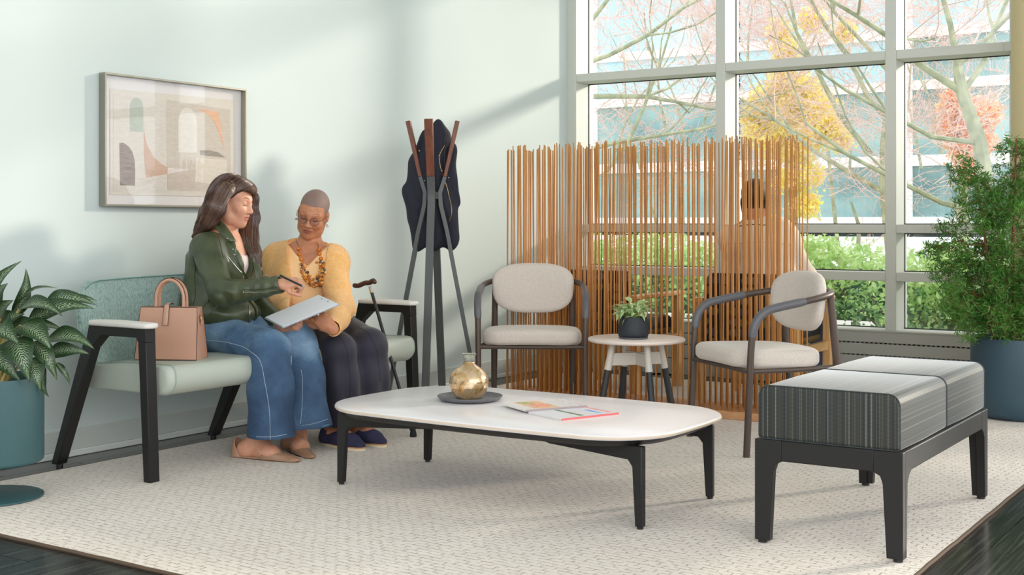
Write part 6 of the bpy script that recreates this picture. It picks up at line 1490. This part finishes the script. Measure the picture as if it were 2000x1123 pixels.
hand(B3, wR3, (-.5, .5, 0), (0, 0, -1), 1, .5); hand(B3, wL3, (.5, .5, 0), (0, 0, -1), -1, .5)
def as3(c):
    p = (c-HO3) @ M3/1.06; a_ = sstep(p[:, 2], .060, .070); b_ = (1-sstep(p[:, 0], .008, .018))*sstep(p[:, 2]+.4*np.clip(-p[:, 0]-.05, 0, 1), -.052, -.040)*(1-sstep(np.abs(p[:, 1]), .0755, .080))
    H_ = np.maximum(a_, b_); return np.stack([H_*0, H_, H_*0], 1)
B3.obj('body', .0055, w3, [SK3], O3, 1, vcol=as3)
SH = SDF(); M_sh = mat('cream_shirt', (232, 214, 196), .8)
SH.cone(pel3+A3((0, 0, .02)), ws3, .165, .155, .06); SH.cone(ws3, ch3, .155, .165, .06); SH.cone(ch3, nb3+A3((0, 0, -.06)), .155, .09, .06); SH.cone(sR3, sL3, .072, .072, .05); SH.cone(nb3-A3((0, 0, .04)), nb3+A3((0, 0, .005)), .070, .064, .02)
for s_, e_, w_ in ((sR3, eR3, wR3), (sL3, eL3, wL3)): SH.cone(s_, e_, .070, .060, .04); SH.cone(e_, e_+(w_-e_)*.85, .064, .048, .03)
SH.disp(lambda P, d: .004*vnoise(P, 14, 3)); _, VS, FS = SH.obj('shirt', .006, w3, [M_sh], O3, 1); TS = bvh(VS, FS)
strip(w3, 'collar_edge', mat('collar_dark', (60, 44, 40), .7), TS, [(1445, 442), (1462, 439), (1485, 439), (1505, 441)], .003, O3)
strip(w3, 'yoke_seam', mat('shirt_seam', (204, 184, 166), .8), TS, [(1425, 478), (1460, 473), (1500, 473), (1545, 478)], .002, O3)
P3 = SDF()
P3.ell(pel3, (.18, .17, .10), None, .05)
for h_, k_, a_ in ((hR3, kR3, aR3), (hL3, kL3, aL3)): P3.cone(h_, k_, .10, .075, .05); P3.cone(k_, a_+A3((0, 0, .02)), .075, .06, .04)
P3.obj('trousers', .008, w3, [mat('blue_trousers', (96, 120, 160), .8)], O3, 1)
for s_ in (-1, 1):
    Q = SDF(); Q.cone((cx3+s_*.12, cy3+.52, .05), (cx3+s_*.13, cy3+.76, .045), .05, .045, .02); Q.obj('shoe', .008, w3, [M_black], O3, 1)

# ================================================================ NAVY JACKET ON THE RACK
hj = empty('jacket', W(850, 300, 7.02), 0, 'dark navy jacket hanging from a prong of the coat rack', 'jacket'); OJ = hj.location.copy()
M_nj = mat('navy_twill', (30, 30, 44), .8, bump=.3, bscale=240, bdist=.001)
dv = SV(0, 1, 0); HJ = SDF()
def wj(a, b_, d=7.06): return A3(W(a, b_, d))
HJ.chain([wj(851, 250), wj(848, 285), wj(842, 340), wj(843, 405), wj(848, 455)], [.022, .070, .098, .088, .085], .03, flat=(dv, .5))
HJ.chain([wj(853, 252), wj(866, 300), wj(868, 350), wj(872, 410), wj(878, 462)], [.022, .045, .050, .058, .060], .03, flat=(dv, .5))
HJ.chain([wj(838, 285), wj(816, 320), wj(807, 375), wj(812, 425), wj(819, 478)], [.040, .050, .044, .042, .036], .03, flat=(dv, .8))
HJ.chain([wj(858, 246), wj(868, 262), wj(872, 282)], [.020, .032, .020], .02, flat=(dv, .6))
HJ.add(lambda P: -(P[:, 2]-W(820, 476, 7.06).z+.045*((CT*(P[:, 0]-CAMX)+ST*P[:, 1])/7.06*0)), (-9,)*3, (9, 9, W(820, 492, 7.06).z+.02), 0, 'i') if False else None
HJ.disp(lambda P, d: .006*np.sin(P @ A3(SV(60, 20, 8))+2*np.sin(P[:, 2]*11))+.004*vnoise(P, 18, 3))
_, VHJ, FHJ = HJ.obj('shell', .006, hj, [M_nj], OJ, 1); THJ = bvh(VHJ, FHJ)
strip(hj, 'zip', mat('brass_zip', (150, 130, 90), .35, .8), THJ, [(868, 284), (858, 305), (862, 335), (874, 370), (882, 410), (878, 432)], .0028, OJ)
strip(hj, 'placket_seam', M_black, THJ, [(873, 276), (868, 300), (873, 340), (884, 380)], .0022, OJ)
for a, b_ in ((819, 295), (829, 353), (876, 347), (858, 305), (863, 334)):
    q = onsurf(THJ, a, b_, .002)
    if q is not None: obj('button', MB().ball(q-OJ, .006, 10, 6), hj, M_zip)
